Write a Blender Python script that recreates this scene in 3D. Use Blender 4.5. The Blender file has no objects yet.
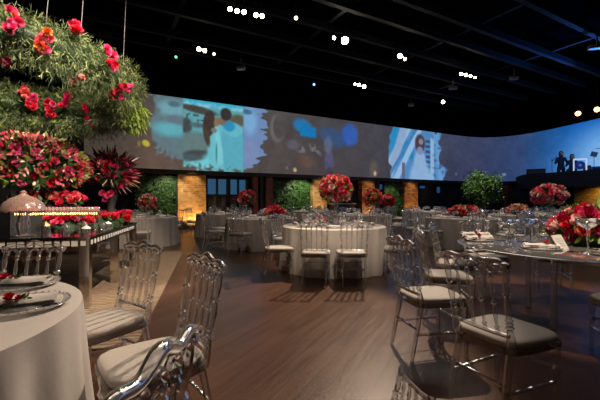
import bpy, math, random
import numpy as np
from mathutils import Vector, Matrix
PI = math.pi; R = math.radians
random.seed(7)
S = bpy.context.scene
COL = S.collection
H = 1.22; F = 350.0

# ------------------------------------------------------------------ helpers
class MB:
    def __init__(s): s.v = []; s.f = []; s.m = []; s.mi = 0
    def add(s, vs, fs):
        b = len(s.v); s.v += [tuple(v) for v in vs]
        for f in fs: s.f.append(tuple(b + i for i in f)); s.m.append(s.mi)
    def box(s, c, d, rz=0, taper=1.0):
        x, y, z = d[0] / 2, d[1] / 2, d[2] / 2; vs = []
        ca, sa = math.cos(rz), math.sin(rz)
        for k, t in ((-1, 1.0), (1, taper)):
            for a, b in ((-1, -1), (1, -1), (1, 1), (-1, 1)):
                px, py = a * x * t, b * y * t
                vs.append((c[0] + px * ca - py * sa, c[1] + px * sa + py * ca, c[2] + k * z))
        s.add(vs, [(0, 3, 2, 1), (4, 5, 6, 7), (0, 1, 5, 4), (1, 2, 6, 5), (2, 3, 7, 6), (3, 0, 4, 7)])
    def lathe(s, prof, a=(0, 0, 0), b=None, n=10, cap=True):
        """prof: (t or z, r). with b: t in 0..1 from a to b"""
        a = Vector(a)
        if b is None: ax = Vector((0, 0, 1)); L = 1.0
        else:
            ax = Vector(b) - a; L = ax.length; ax.normalize()
        up = Vector((0, 0, 1)) if abs(ax.z) < .9 else Vector((1, 0, 0))
        e1 = ax.cross(up).normalized(); e2 = ax.cross(e1).normalized()
        vs = []; fs = []
        for (t, r) in prof:
            c = a + ax * (t * L)
            for i in range(n):
                g = 2 * PI * i / n
                vs.append(c + e1 * (r * math.cos(g)) + e2 * (r * math.sin(g)))
        for j in range(len(prof) - 1):
            for i in range(n):
                k = (i + 1) % n
                fs.append((j * n + i, (j + 1) * n + i, (j + 1) * n + k, j * n + k))
        if cap:
            fs.append(tuple(range(n))); fs.append(tuple(reversed(range((len(prof) - 1) * n, len(prof) * n))))
        s.add(vs, fs)
    def tube(s, pts, r, n=8, flat=1.0):
        pts = [Vector(p) for p in pts]; vs = []; fs = []
        rr = r if hasattr(r, '__len__') else [r] * len(pts)
        for j, p in enumerate(pts):
            d = (pts[min(j + 1, len(pts) - 1)] - pts[max(j - 1, 0)]).normalized()
            up = Vector((0, 0, 1)) if abs(d.z) < .95 else Vector((0, 1, 0))
            e1 = d.cross(up).normalized(); e2 = e1.cross(d).normalized()
            for i in range(n):
                g = 2 * PI * i / n
                vs.append(p + e1 * (rr[j] * flat * math.cos(g)) + e2 * (rr[j] * math.sin(g)))
        for j in range(len(pts) - 1):
            for i in range(n):
                k = (i + 1) % n
                fs.append((j * n + i, j * n + k, (j + 1) * n + k, (j + 1) * n + i))
        fs.append(tuple(reversed(range(n)))); fs.append(tuple(range((len(pts) - 1) * n, len(pts) * n)))
        s.add(vs, fs)
    def leaf(s, p, d, L, w, curl=.2, up=None, seg=2):
        p = Vector(p); d = Vector(d).normalized()
        up = Vector(up) if up else Vector((random.uniform(-1, 1), random.uniform(-1, 1), random.uniform(-1, 1)))
        e = d.cross(up)
        if e.length < 1e-3: e = d.cross(Vector((1, .2, .1)))
        e.normalize(); nn = e.cross(d).normalized()
        vs = [p]; 
        for k in range(1, seg + 1):
            t = k / (seg + 1)
            c = p + d * (L * t) - nn * (curl * L * t * t)
            ww = w * math.sin(PI * min(1, t * .9 + .08))
            vs += [c + e * ww, c - e * ww]
        vs.append(p + d * L - nn * (curl * L))
        fs = [(0, 1, 2)]
        for k in range(seg - 1):
            a = 1 + 2 * k
            fs.append((a, a + 2, a + 3, a + 1))
        a = 1 + 2 * (seg - 1); fs.append((a, len(vs) - 1, a + 1))
        s.add(vs, fs)
    def build(s, name, mats, parent=None, smooth=True, loc=None, rz=0):
        me = bpy.data.meshes.new(name)
        me.from_pydata(s.v, [], s.f)
        if not isinstance(mats, (list, tuple)): mats = [mats]
        for m in mats: me.materials.append(m)
        if len(mats) > 1: me.polygons.foreach_set('material_index', s.m)
        if smooth:
            me.polygons.foreach_set('use_smooth', [True] * len(s.f))
        me.update()
        if smooth:
            try: me.set_sharp_from_angle(angle=R(40))
            except Exception: pass
        o = bpy.data.objects.new(name, me); COL.objects.link(o)
        if parent: o.parent = parent
        if loc is not None: o.location = loc
        o.rotation_euler.z = rz
        return o

def tag(o, label=None, cat=None, group=None, kind=None):
    if label: o['label'] = label
    if cat: o['category'] = cat
    if group: o['group'] = group
    if kind: o['kind'] = kind
    return o
def empty(name, loc=(0, 0, 0), rz=0):
    o = bpy.data.objects.new(name, None); COL.objects.link(o)
    o.location = loc; o.rotation_euler.z = rz; o.empty_display_size = .1
    return o
def copy_tree(o, parent=None):
    c = o.copy(); COL.objects.link(c); c.parent = parent
    for ch in list(o.children): copy_tree(ch, c)
    return c
def at(px, Y, py=None):
    """place read off the photo: column px at depth Y (m)"""
    return ((px - 300) / F * Y, Y) if py is None else ((px - 300) / F * Y, Y, H + (200 - py) / F * Y)

# ------------------------------------------------------------------ materials
def newmat(name):
    m = bpy.data.materials.new(name); m.use_nodes = True
    nt = m.node_tree; b = nt.nodes['Principled BSDF']
    return m, nt, b
def srgb(c): return tuple(((x / 255) / 12.92 if x / 255 <= .04045 else ((x / 255 + .055) / 1.055) ** 2.4) for x in c) + (1,)
def mat(name, col, rough=.6, metal=0, noise=0, scale=20, spec=.5, bump=0, sheen=0, trans=0):
    m, nt, b = newmat(name)
    c = tuple(col) + (1,) if len(col) == 3 else col
    b.inputs['Base Color'].default_value = c
    b.inputs['Roughness'].default_value = rough; b.inputs['Metallic'].default_value = metal
    b.inputs['Specular IOR Level'].default_value = spec
    if sheen: b.inputs['Sheen Weight'].default_value = sheen
    if noise or bump:
        tc = nt.nodes.new('ShaderNodeTexCoord'); nz = nt.nodes.new('ShaderNodeTexNoise')
        nz.inputs['Scale'].default_value = scale; nz.inputs['Detail'].default_value = 4
        nt.links.new(tc.outputs['Object'], nz.inputs['Vector'])
        if noise:
            mx = nt.nodes.new('ShaderNodeMix'); mx.data_type = 'RGBA'
            mx.inputs['A'].default_value = tuple(x * (1 - noise) for x in c[:3]) + (1,)
            mx.inputs['B'].default_value = tuple(min(1, x * (1 + noise)) for x in c[:3]) + (1,)
            nt.links.new(nz.outputs['Fac'], mx.inputs['Factor']); nt.links.new(mx.outputs['Result'], b.inputs['Base Color'])
        if bump:
            bp = nt.nodes.new('ShaderNodeBump'); bp.inputs['Strength'].default_value = bump; bp.inputs['Distance'].default_value = .01
            nt.links.new(nz.outputs['Fac'], bp.inputs['Height']); nt.links.new(bp.outputs['Normal'], b.inputs['Normal'])
    return m
def emit(name, col, st):
    m, nt, b = newmat(name)
    b.inputs['Base Color'].default_value = (0, 0, 0, 1)
    b.inputs['Emission Color'].default_value = tuple(col[:3]) + (1,); b.inputs['Emission Strength'].default_value = st
    return m
def glass(name, col=(1, 1, 1), rough=.02, ior=1.45):
    m, nt, b = newmat(name)
    b.inputs['Base Color'].default_value = tuple(col) + (1,); b.inputs['Roughness'].default_value = rough
    b.inputs['IOR'].default_value = ior; b.inputs['Transmission Weight'].default_value = 1
    return m
def thin(name, tint=(.9, .9, .92), gl=.25, rough=.06, haze=.05, hcol=(.8, .78, .76), blend=.35):
    m = bpy.data.materials.new(name); m.use_nodes = True; nt = m.node_tree; nt.nodes.clear()
    out = nt.nodes.new('ShaderNodeOutputMaterial')
    tr = nt.nodes.new('ShaderNodeBsdfTransparent'); tr.inputs['Color'].default_value = tuple(tint) + (1,)
    g = nt.nodes.new('ShaderNodeBsdfGlossy'); g.inputs['Roughness'].default_value = rough
    df = nt.nodes.new('ShaderNodeBsdfDiffuse'); df.inputs['Color'].default_value = tuple(hcol) + (1,)
    lw = nt.nodes.new('ShaderNodeLayerWeight'); lw.inputs['Blend'].default_value = blend
    ma = nt.nodes.new('ShaderNodeMath'); ma.operation = 'MULTIPLY_ADD'; ma.inputs[1].default_value = 1 - gl; ma.inputs[2].default_value = gl
    nt.links.new(lw.outputs['Fresnel'], ma.inputs[0])
    m1 = nt.nodes.new('ShaderNodeMixShader'); m2 = nt.nodes.new('ShaderNodeMixShader')
    nt.links.new(ma.outputs[0], m1.inputs['Fac']); nt.links.new(tr.outputs[0], m1.inputs[1]); nt.links.new(g.outputs[0], m1.inputs[2])
    m2.inputs['Fac'].default_value = haze
    nt.links.new(m1.outputs[0], m2.inputs[1]); nt.links.new(df.outputs[0], m2.inputs[2])
    nt.links.new(m2.outputs[0], out.inputs['Surface'])
    return m
def petal(name, col, col2=None):
    m, nt, b = newmat(name)
    col2 = col2 or tuple(min(1, c * 1.5 + .02) for c in col)
    tc = nt.nodes.new('ShaderNodeTexCoord'); nz = nt.nodes.new('ShaderNodeTexNoise'); nz.inputs['Scale'].default_value = 1.6
    nt.links.new(tc.outputs['Object'], nz.inputs['Vector'])
    mx = nt.nodes.new('ShaderNodeMix'); mx.data_type = 'RGBA'
    mx.inputs['A'].default_value = tuple(col) + (1,); mx.inputs['B'].default_value = tuple(col2) + (1,)
    nt.links.new(nz.outputs['Fac'], mx.inputs['Factor']); nt.links.new(mx.outputs['Result'], b.inputs['Base Color'])
    b.inputs['Roughness'].default_value = .55; b.inputs['Specular IOR Level'].default_value = .25
    b.inputs['Subsurface Weight'].default_value = 0
    return m
def planks():
    m, nt, b = newmat('dark plank floor')
    tc = nt.nodes.new('ShaderNodeTexCoord'); mp = nt.nodes.new('ShaderNodeMapping')
    mp.inputs['Rotation'].default_value = (0, 0, R(-62))
    nt.links.new(tc.outputs['Object'], mp.inputs['Vector'])
    br = nt.nodes.new('ShaderNodeTexBrick'); br.inputs['Scale'].default_value = 1
    br.inputs['Brick Width'].default_value = 1.1; br.inputs['Row Height'].default_value = .13
    br.inputs['Mortar Size'].default_value = .002; br.inputs['Color1'].default_value = (.135, .064, .035, 1)
    br.inputs['Color2'].default_value = (.098, .046, .026, 1); br.inputs['Mortar'].default_value = (.035, .02, .012, 1)
    nt.links.new(mp.outputs['Vector'], br.inputs['Vector'])
    m2 = nt.nodes.new('ShaderNodeMapping'); m2.inputs['Scale'].default_value = (1.2, 14, 1)
    nt.links.new(mp.outputs['Vector'], m2.inputs['Vector'])
    nz = nt.nodes.new('ShaderNodeTexNoise'); nz.inputs['Scale'].default_value = 1.5; nz.inputs['Detail'].default_value = 5
    nt.links.new(m2.outputs['Vector'], nz.inputs['Vector'])
    mx = nt.nodes.new('ShaderNodeMix'); mx.data_type = 'RGBA'; mx.blend_type = 'MULTIPLY'; mx.inputs['Factor'].default_value = .75
    cr = nt.nodes.new('ShaderNodeValToRGB'); cr.color_ramp.elements[0].color = (.45, .42, .4, 1); cr.color_ramp.elements[1].color = (1.25, 1.2, 1.15, 1)
    nt.links.new(nz.outputs['Fac'], cr.inputs['Fac'])
    nt.links.new(br.outputs['Color'], mx.inputs['A']); nt.links.new(cr.outputs['Color'], mx.inputs['B'])
    nt.links.new(mx.outputs['Result'], b.inputs['Base Color'])
    b.inputs['Roughness'].default_value = .3; b.inputs['Specular IOR Level'].default_value = .3
    mr = nt.nodes.new('ShaderNodeMapRange'); mr.inputs['To Min'].default_value = .24; mr.inputs['To Max'].default_value = .42
    nt.links.new(nz.outputs['Fac'], mr.inputs['Value']); nt.links.new(mr.outputs['Result'], b.inputs['Roughness'])
    return m
def brickmat(name, c1, c2, mort):
    m, nt, b = newmat(name)
    tc = nt.nodes.new('ShaderNodeTexCoord'); sx = nt.nodes.new('ShaderNodeSeparateXYZ'); cx = nt.nodes.new('ShaderNodeCombineXYZ')
    nt.links.new(tc.outputs['Object'], sx.inputs[0]); nt.links.new(sx.outputs['X'], cx.inputs['X']); nt.links.new(sx.outputs['Z'], cx.inputs['Y'])
    br = nt.nodes.new('ShaderNodeTexBrick'); br.inputs['Scale'].default_value = 1
    br.inputs['Brick Width'].default_value = .24; br.inputs['Row Height'].default_value = .085; br.inputs['Mortar Size'].default_value = .012
    br.inputs['Color1'].default_value = c1 + (1,); br.inputs['Color2'].default_value = c2 + (1,); br.inputs['Mortar'].default_value = mort + (1,)
    nt.links.new(cx.outputs[0], br.inputs['Vector'])
    nz = nt.nodes.new('ShaderNodeTexNoise'); nz.inputs['Scale'].default_value = 9
    nt.links.new(tc.outputs['Object'], nz.inputs['Vector'])
    mx = nt.nodes.new('ShaderNodeMix'); mx.data_type = 'RGBA'; mx.blend_type = 'MULTIPLY'; mx.inputs['Factor'].default_value = .7
    nt.links.new(br.outputs['Color'], mx.inputs['A']); nt.links.new(nz.outputs['Fac'], mx.inputs['B'])
    nt.links.new(mx.outputs['Result'], b.inputs['Base Color'])
    bp = nt.nodes.new('ShaderNodeBump'); bp.inputs['Strength'].default_value = .8; bp.inputs['Distance'].default_value = .02
    nt.links.new(br.outputs['Fac'], bp.inputs['Height']); bp.invert = True; nt.links.new(bp.outputs['Normal'], b.inputs['Normal'])
    b.inputs['Roughness'].default_value = .85
    return m
def rugmat():
    m, nt, b = newmat('woven beige rug')
    tc = nt.nodes.new('ShaderNodeTexCoord'); w = nt.nodes.new('ShaderNodeTexWave'); w.inputs['Scale'].default_value = 4.5
    w.inputs['Distortion'].default_value = 3.5; w.inputs['Detail'].default_value = 3; w.inputs['Detail Scale'].default_value = 3
    w.bands_direction = 'Y'
    nt.links.new(tc.outputs['Object'], w.inputs['Vector'])
    cr = nt.nodes.new('ShaderNodeValToRGB'); cr.color_ramp.elements[0].color = (.14, .095, .06, 1); cr.color_ramp.elements[1].color = (.38, .28, .19, 1)
    nt.links.new(w.outputs['Fac'], cr.inputs['Fac']); nt.links.new(cr.outputs['Color'], b.inputs['Base Color'])
    bp = nt.nodes.new('ShaderNodeBump'); bp.inputs['Strength'].default_value = .6; bp.inputs['Distance'].default_value = .01
    nt.links.new(w.outputs['Fac'], bp.inputs['Height']); nt.links.new(bp.outputs['Normal'], b.inputs['Normal'])
    b.inputs['Roughness'].default_value = .9
    return m

M = dict(
    floor=planks(), black=mat('matte black', (.008, .008, .009), .7), ceil=mat('black ceiling', (.0015, .0015, .002), 1, spec=0),
    dark=mat('dark wall paint', (.012, .011, .011), .8, noise=.3), beam=mat('grey steel beam', (.013, .013, .015), .8, spec=.2),
    acrylic=thin('clear acrylic', (.93, .93, .94), .04, .08, .15, (.86, .84, .82), .25),
    cushion=mat('pale cushion fabric', (.62, .57, .52), .85, noise=.08, scale=60, bump=.2, sheen=.3),
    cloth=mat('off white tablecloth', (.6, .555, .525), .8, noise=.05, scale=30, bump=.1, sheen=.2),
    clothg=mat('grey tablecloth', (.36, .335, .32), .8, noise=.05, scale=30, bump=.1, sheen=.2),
    napkin=mat('linen napkin', (.66, .63, .6), .85, noise=.08, scale=90, bump=.3),
    crystal=thin('crystal glass', (.95, .95, .97), .12, .05, .06),
    blueglass=thin('blue tinted glass', (.55, .66, .9), .15, .05, .12, (.25, .35, .7)),
    pinkglass=thin('rose tinted glass', (.85, .68, .62), .12, .1, .3, (.75, .48, .42)),
    tableglass=thin('smoked table glass', (.6, .63, .63), .3, .05, .09),
    mirror=mat('aged mirror', (.62, .6, .58), .1, 1), chrome=mat('chrome', (.75, .75, .75), .15, 1),
    tile=mat('white mirror tiles', (.8, .79, .76), .3), gold=mat('gold', (.85, .55, .2), .3, 1), white=mat('white card', (.8, .8, .78), .6),
    leaf=mat('green leaf', (.045, .12, .02), .5, noise=.5, scale=6), leafd=mat('dark green leaf', (.02, .055, .018), .5, noise=.4, scale=5),
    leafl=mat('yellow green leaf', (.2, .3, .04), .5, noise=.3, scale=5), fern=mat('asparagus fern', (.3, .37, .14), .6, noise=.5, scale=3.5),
    fern_shade=mat('deep fern with shade', (.06, .095, .035), .6, noise=.5, scale=3.5),  # dark fern tone, deepened to put the ring's shade into the colour
    burg=mat('burgundy leaf', (.1, .008, .02), .4, noise=.4, scale=8), beige=mat('dried straw', (.5, .3, .2), .7, noise=.2),
    hedge=mat('hedge leaf', (.05, .14, .03), .6, noise=.4, scale=4),
    red=petal('red petals', (.62, .015, .04), (.85, .05, .1)), pink=petal('hot pink petals', (.75, .04, .2), (.95, .16, .34)),
    coral=petal('coral petals', (.85, .15, .16), (.95, .35, .3)), pale=petal('pale pink petals', (.85, .4, .42), (.95, .62, .58)),
    deep=petal('deep rose petals', (.42, .008, .06), (.62, .02, .13)), cream=petal('cream petals', (.85, .7, .48), (.95, .82, .6)),
    orange=petal('orange petals', (.85, .2, .04), (.95, .38, .1)),
    brick=brickmat('tan brick', (.66, .4, .17), (.34, .17, .07), (.5, .36, .2)), brickr=brickmat('red brick', (.34, .085, .05), (.2, .05, .03), (.25, .16, .12)),
    bricko=brickmat('orange brick', (.75, .36, .14), (.16, .05, .025), (.35, .2, .1)),
    rug=rugmat(), wire=mat('steel wire', (.5, .48, .46), .4, .8), trunk=mat('bark', (.1, .06, .035), .9, noise=.3),
    pot=mat('dark planter', (.03, .028, .026), .5), lens=emit('lamp lens', (1, .86, .66), 30), lensb=emit('bright lamp lens', (1, .85, .62), 140),
    amber=emit('amber lens', (1, .42, .08), 10), lensd=emit('dim lamp lens', (1, .8, .6), 4), lensg=emit('green led', (.1, .9, .5), 3), lensbl=emit('blue led', (.1, .3, 1), 5),
    skin=mat('skin', (.4, .22, .15), .6), hair=mat('dark hair', (.02, .012, .01), .6), cloths=mat('dark clothes', (.02, .02, .03), .8),
    bluedrum=mat('blue drum shell', (.05, .12, .5), .3), grey=mat('grey fixture', (.35, .35, .36), .5),
    duskpane=emit('blue lit pane', (.03, .1, .19), .75), frame=mat('black window frame', (.01, .01, .012), .4),
    panel=mat('beige wall panel', (.3, .27, .22), .8),
)

# ------------------------------------------------------------------ hall shell
D = Vector((.875, .484)).normalized(); NRM = Vector((-D.y, D.x)); P0 = Vector((-5.87, 13.7)); TH = math.atan2(D.y, D.x)
def wall_s(px):
    k = (px - 300) / F
    return (k * P0.y - P0.x) / (D.x - k * D.y)
def wp(s, n=0): return P0 + D * s + NRM * n
zb, zt = 2.45, 5.38
PATH = [(-8.0, 12.52), (9.5, 22.2), (10.4, 22.68), (11.3, 23.08), (12.1, 23.28), (12.9, 23.2), (13.55, 22.85), (14.05, 22.35), (14.45, 21.65), (14.72, 20.7), (14.95, 19.6), (15.13, 18.6), (15.32, 17.4), (15.9, 14.0), (17.6, 4.0)]
def densify(path, step):
    out = []
    for a, b in zip(path[:-1], path[1:]):
        a, b = Vector(a), Vector(b); n = max(1, int((b - a).length / step))
        out += [a + (b - a) * (i / n) for i in range(n)]
    out.append(Vector(path[-1])); return out
def strip(name, path, z0, z1, m, off=0, thick=.15, kind='structure'):
    mb = MB(); pts = [Vector(p) for p in path]; n = len(pts); inn = []; outn = []
    for i, p in enumerate(pts):
        t = (pts[min(i + 1, n - 1)] - pts[max(i - 1, 0)]).normalized(); nn = Vector((-t.y, t.x))
        inn.append(p + nn * off); outn.append(p + nn * (off + thick))
    vs = []
    for q in (inn, outn):
        for z in (z0, z1): vs += [(p.x, p.y, z) for p in q]
    fs = []
    for i in range(n - 1):
        A, B, C_, D_ = i, n + i, 2 * n + i, 3 * n + i
        fs += [(A, A + 1, B + 1, B), (C_, D_, D_ + 1, C_ + 1), (B, B + 1, D_ + 1, D_), (A, C_, C_ + 1, A + 1)]
    fs += [(0, n, 3 * n, 2 * n), (n - 1, 3 * n - 1, 4 * n - 1, 2 * n - 1)]
    mb.add(vs, fs); o = mb.build(name, m, smooth=False)
    if kind: o['kind'] = kind
    return o
fl = MB(); fl.box((4, 10, -.05), (40, 34, .1)); tag(fl.build('floor', M['floor'], smooth=False), kind='structure')
ce = MB(); ce.box((4, 10, 7.85), (40, 34, .1)); tag(ce.build('ceiling', M['ceil'], smooth=False), kind='structure')
strip('wall_back_upper', PATH, zt, 7.8, M['ceil'], off=.02)
strip('wall_back_lower', PATH, 0, zb - .02, M['dark'], off=.45)
strip('wall_screen_backing', PATH, zb, zt, M['ceil'], off=.05)
strip('trim_1', PATH, zb - .17, zb - .02, M['black'], off=-.06, thick=.5)
LW = [(-3.3, -.4), (-8.1, 12.5)]
strip('wall_left_lower', LW, 0, 3.2, M['dark'], off=0, thick=.2)
strip('wall_left_upper', LW, 3.2, 3.6, M['panel'], off=0, thick=.2)
strip('wall_left_top', LW, 3.6, 7.8, M['ceil'], off=0, thick=.2)

# screen with the projected wedding pictures
def noise2(x, y, seed=0):
    xi = np.floor(x).astype(int); yi = np.floor(y).astype(int); fx = x - xi; fy = y - yi
    def h(a, b):
        n = np.sin(a * 127.1 + b * 311.7 + seed * 74.7) * 43758.5453
        return n - np.floor(n)
    fx = fx * fx * (3 - 2 * fx); fy = fy * fy * (3 - 2 * fy)
    return (h(xi, yi) * (1 - fx) + h(xi + 1, yi) * fx) * (1 - fy) + (h(xi, yi + 1) * (1 - fx) + h(xi + 1, yi + 1) * fx) * fy
def picture(p, v):
    """p: position along the screen (600 units), v: 0 bottom..1 top -> linear rgb"""
    c = np.zeros(p.shape + (3,))
    hgt = np.interp(p, [0, 125, 290, 470, 530, 600], [105, 77, 62, 43, 46, 58])
    y = (1 - v) * hgt                                  # units from the top edge
    def S_(col): return np.array([col[0], col[1], col[2]], float)
    xs = [0, 120, 150, 200, 260, 300, 350, 400, 440, 480, 520, 545, 570, 600, 640]
    tops = [(70, 62, 50), (78, 70, 62), (84, 78, 76), (84, 80, 78), (84, 78, 76), (78, 75, 76), (72, 70, 76), (70, 70, 84), (66, 72, 96), (58, 68, 104), (48, 70, 118), (28, 84, 152), (14, 94, 186), (10, 100, 205), (12, 100, 205)]
    bots = [(60, 52, 42), (80, 68, 58), (112, 86, 72), (96, 84, 78), (82, 74, 72), (80, 68, 68), (72, 66, 72), (70, 68, 82), (60, 64, 90), (54, 62, 98), (46, 70, 122), (40, 96, 168), (60, 130, 210), (130, 190, 250), (130, 190, 250)]
    for k in range(3):
        t = np.interp(p, xs, [q[k] for q in tops]); b = np.interp(p, xs, [q[k] for q in bots])
        c[..., k] = t * v + b * (1 - v)
    c += (noise2(p / 9, v * 5, 3)[..., None] - .5) * 8
    def blend(mask, col):
        nonlocal c
        mask = np.clip(mask, 0, 1)[..., None]; c = c * (1 - mask) + S_(col) * mask
    def sm(a, b, x): t = np.clip((x - a) / (b - a), 0, 1); return t * t * (3 - 2 * t)
    def box(x0, x1, y0, y1, s=1.0): return sm(x0 - s, x0 + s, p) * (1 - sm(x1 - s, x1 + s, p)) * sm(y0 - s, y0 + s, y) * (1 - sm(y1 - s, y1 + s, y))
    def ell(cx, cy, rx, ry, s=.15, rot=0):
        dx, dy = p - cx, y - cy; ca, sa = math.cos(rot), math.sin(rot)
        ux, uy = dx * ca + dy * sa, -dx * sa + dy * ca
        return 1 - sm(1 - s, 1 + s, np.sqrt((ux / rx) ** 2 + (uy / ry) ** 2))
    n1 = noise2(p / 5, y / 5, 1); n2 = noise2(p / 2.5, y / 2.5, 5)
    # left fragment, watercolour edge
    edge = 153 + (n1 - .5) * 10 + 3 * np.sin(y / 7)
    m = sm(edge - 3, edge + 3, p) * (1 - sm(182.5, 183.5, p)) * (1 - sm(54, 60, y + (n2 - .5) * 12 - (p - 160) * .25))
    blend(m, (98, 124, 132)); blend(m * ell(172, 12, 15, 8, .5), (110, 168, 182)); blend(m * ell(170, 33, 17, 7, .5), (92, 178, 192)); blend(m * ell(176, 22, 10, 4, .5), (98, 120, 136)); blend(m * ell(174, 7, 6, 3, .5), (80, 110, 130))
    # couple on the beach
    f = box(183, 243.5, -5, 90, .5) * (1 - sm(61, 71, y + (n2 - .5) * 12))
    blend(f, (92, 168, 176)); blend(f * box(183, 243, -5, 5.5 + 0, 1.5), (52, 176, 214))
    blend(f * box(183, 243, 2, 6, 1.2) * n2, (150, 215, 225))
    blend(f * ell(198, 9.5, 19, 3.6, .3, .12), (74, 72, 68)); blend(f * ell(238, 15, 8, 6, .3), (92, 92, 76))
    blend(f * sm(.55, .7, noise2(p / 2.2, y / 2.0, 9)) * box(184, 205, 14, 24), (66, 100, 106))
    blend(f * ell(186, 27, 6, 8, .3), (70, 76, 80)); blend(f * ell(197, 25, 7, 2.5, .4), (80, 108, 116))
    blend(f * ell(196, 45, 17, 13, .2), (98, 128, 128)); blend(f * ell(197, 55, 16, 5, .3, -.15), (70, 76, 78))
    blend(f * box(183, 212, 55, 62, 2), (74, 92, 98))
    blend(f * ell(216, 62, 14, 12, .3), (104, 202, 216)); blend(f * ell(200, 65, 18, 5, .3, -.25), (112, 212, 224))
    blend(f * ell(216, 42, 8, 24, .2, .12), (100, 196, 210))
    blend(f * ell(232, 45, 13, 26, .15), (84, 176, 198)); blend(f * ell(233, 25, 10, 7, .2), (96, 190, 212)); blend(f * ell(229, 22, 6, 5, .25), (36, 148, 198))
    blend(f * ell(219, 45, 3.2, 22, .3, -.12), (120, 210, 220)); blend(f * ell(216.5, 50, 1, 10, .4), (66, 140, 156))
    blend(f * ell(209, 22, 6, 13, .15, .1), (66, 54, 50)); blend(f * ell(206.5, 34, 3, 11, .3, -.2), (78, 64, 50))
    blend(f * ell(217, 19, 3, 5, .25, .3), (140, 112, 84)); blend(f * ell(222, 18, 4, 4, .3), (130, 110, 92)); blend(f * ell(226, 10.5, 5.6, 6.4, .2), (58, 52, 56)); blend(f * ell(214, 28, 3, 2.5, .3), (120, 128, 118))
    # lavender fragment with a torn edge
    e2 = 264 + (noise2(y / 2.3, y * 0, 11) - .5) * 9 - np.maximum(0, y - 45) * .9
    m = sm(243, 244, p) * (1 - sm(e2 - .6, e2 + .6, p)) * (1 - sm(60, 66, y + (n2 - .5) * 10))
    blend(m, (108, 140, 190)); blend(m * ell(250, 14, 7, 14, .5), (118, 176, 224)); blend(m * ell(250, 46, 8, 14, .5), (122, 142, 190)); blend(m * ell(247, 5, 5, 2.5, .5), (60, 110, 150))
    blend(ell(277, 18, 7, 14, .2) * (1 - ell(279, 16, 5.6, 12, .2)), (110, 104, 104))
    # dark fragments in the middle
    blend(ell(303, 12, 10, 7, .3, .35) * (1 - sm(24, 25, y)), (30, 118, 182)); blend(box(300, 316, 12, 22, 1.5), (8, 122, 196)); blend(ell(333, 19, 14, 9, .4, .4) * .8, (48, 84, 138)); blend(ell(350, 14, 8, 11, .25), (46, 92, 186))
    blend(ell(329, 43, 4.5, 12, .3) * .8, (84, 84, 128)); blend(ell(328, 27, 4, 8, .4) * .5, (110, 130, 160)); blend(ell(330, 58, 4, 9, .3) * .6, (50, 46, 50))
    blend(sm(.5, .8, n2) * ell(310, 35, 12, 6, .4) * .5, (150, 155, 168)); blend(ell(293, 32, 6, 5, .4) * .5, (110, 108, 130)); blend(ell(306, 47, 8, 6, .5) * .35, (140, 84, 60))
    blend(ell(295, 57, 1.8, 2.2, .4), (200, 170, 110)); blend(ell(287, 56, 1, 1.5, .4) * .7, (150, 130, 90)); blend(ell(375, 49, 1.4, 2.2, .5), (215, 200, 160)); blend(ell(374, 45, 4, 8, .6) * .3, (150, 130, 90))
    blend(ell(146, 50, 4, 3, .3, .5), (200, 180, 60)); blend(ell(139, 51, 1.8, 3, .4) * .8, (140, 130, 60))
    # bride beneath white drapes
    e3 = 389 + (n1 - .5) * 4 + np.abs(y - 25) * .1; e4 = 441 + (n1 - .5) * 10 + (y - 20) * .18
    m = sm(e3 - 1, e3 + 1, p) * (1 - sm(e4 - 1, e4 + 1, p))
    blend(m, (74, 140, 204)); blend(m * box(386, 400, -2, 24, 3), (34, 142, 206)); blend(m * box(402, 413, 12, 30, .8), (24, 138, 190))
    for x0, sl, w, cc in ((408, -.5, 3.5, (150, 190, 228)), (419, -.45, 3, (150, 192, 236)), (404, -.3, 4, (140, 172, 214)), (416, -.55, 1.6, (60, 130, 196)), (436, .12, 3, (96, 160, 220))):
        q = np.abs(p - (x0 + sl * y)); blend(m * (1 - sm(w * .6, w * 1.3, q)), cc)
    blend(m * box(402, 405, 34, 60, .6), (100, 100, 130)); blend(m * box(430.5, 434, 6, 60, .6), (142, 186, 228))
    blend(m * box(425.5, 430, 8, 46, .5) * sm(.35, .55, np.abs((y / 5) % 1 - .5) * 2), (62, 74, 120))
    blend(m * ell(421, 55, 12, 26, .2), (140, 184, 228)); blend(m * ell(420, 33, 6, 14, .2), (140, 180, 225))
    blend(m * ell(420, 13, 5, 9, .2), (70, 60, 80)); blend(m * ell(421, 11, 2.3, 3, .3), (150, 130, 140)); blend(m * ell(420, 20, 3, 4, .3), (130, 140, 180))
    blend(m * ell(440, 30, 5, 18, .4) * n2, (110, 160, 215)); blend(m * (n2 - .6) * 1.5 * box(432, 446, 5, 60, 2), (30, 60, 110))
    # far right glow
    blend(ell(612, 38, 38, 26, .9) * .8, (130, 190, 250)); blend(ell(504, 38, 2.2, 1.4, .6), (120, 130, 160)); blend(ell(456, 38, 1, 1.2, .6) * .5, (130, 130, 160))
    c += (noise2(p / 3.1, y / 3.1, 21)[..., None] - .5) * 7 + (noise2(p / 1.3, y / 1.3, 22)[..., None] - .5) * 4
    g_ = c.mean(-1, keepdims=True); c = c * .86 + g_ * .1
    c = np.clip(c, 0, 255) / 255
    return np.where(c <= .04045, c / 12.92, ((c + .055) / 1.055) ** 2.4)
sp = densify(PATH, .035); sp = [p for p in sp if p.y > 9]
spn = len(sp); NV = 84
Pxy = np.array([(p.x, p.y) for p in sp])
mb = MB(); me = bpy.data.meshes.new('projection_screen')
zz = np.linspace(zb, zt, NV)
vs = [(x, y, z) for z in zz for x, y in Pxy]
fs = [(j * spn + i, j * spn + i + 1, (j + 1) * spn + i + 1, (j + 1) * spn + i) for j in range(NV - 1) for i in range(spn - 1)]
me.from_pydata(vs, [], fs)
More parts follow.
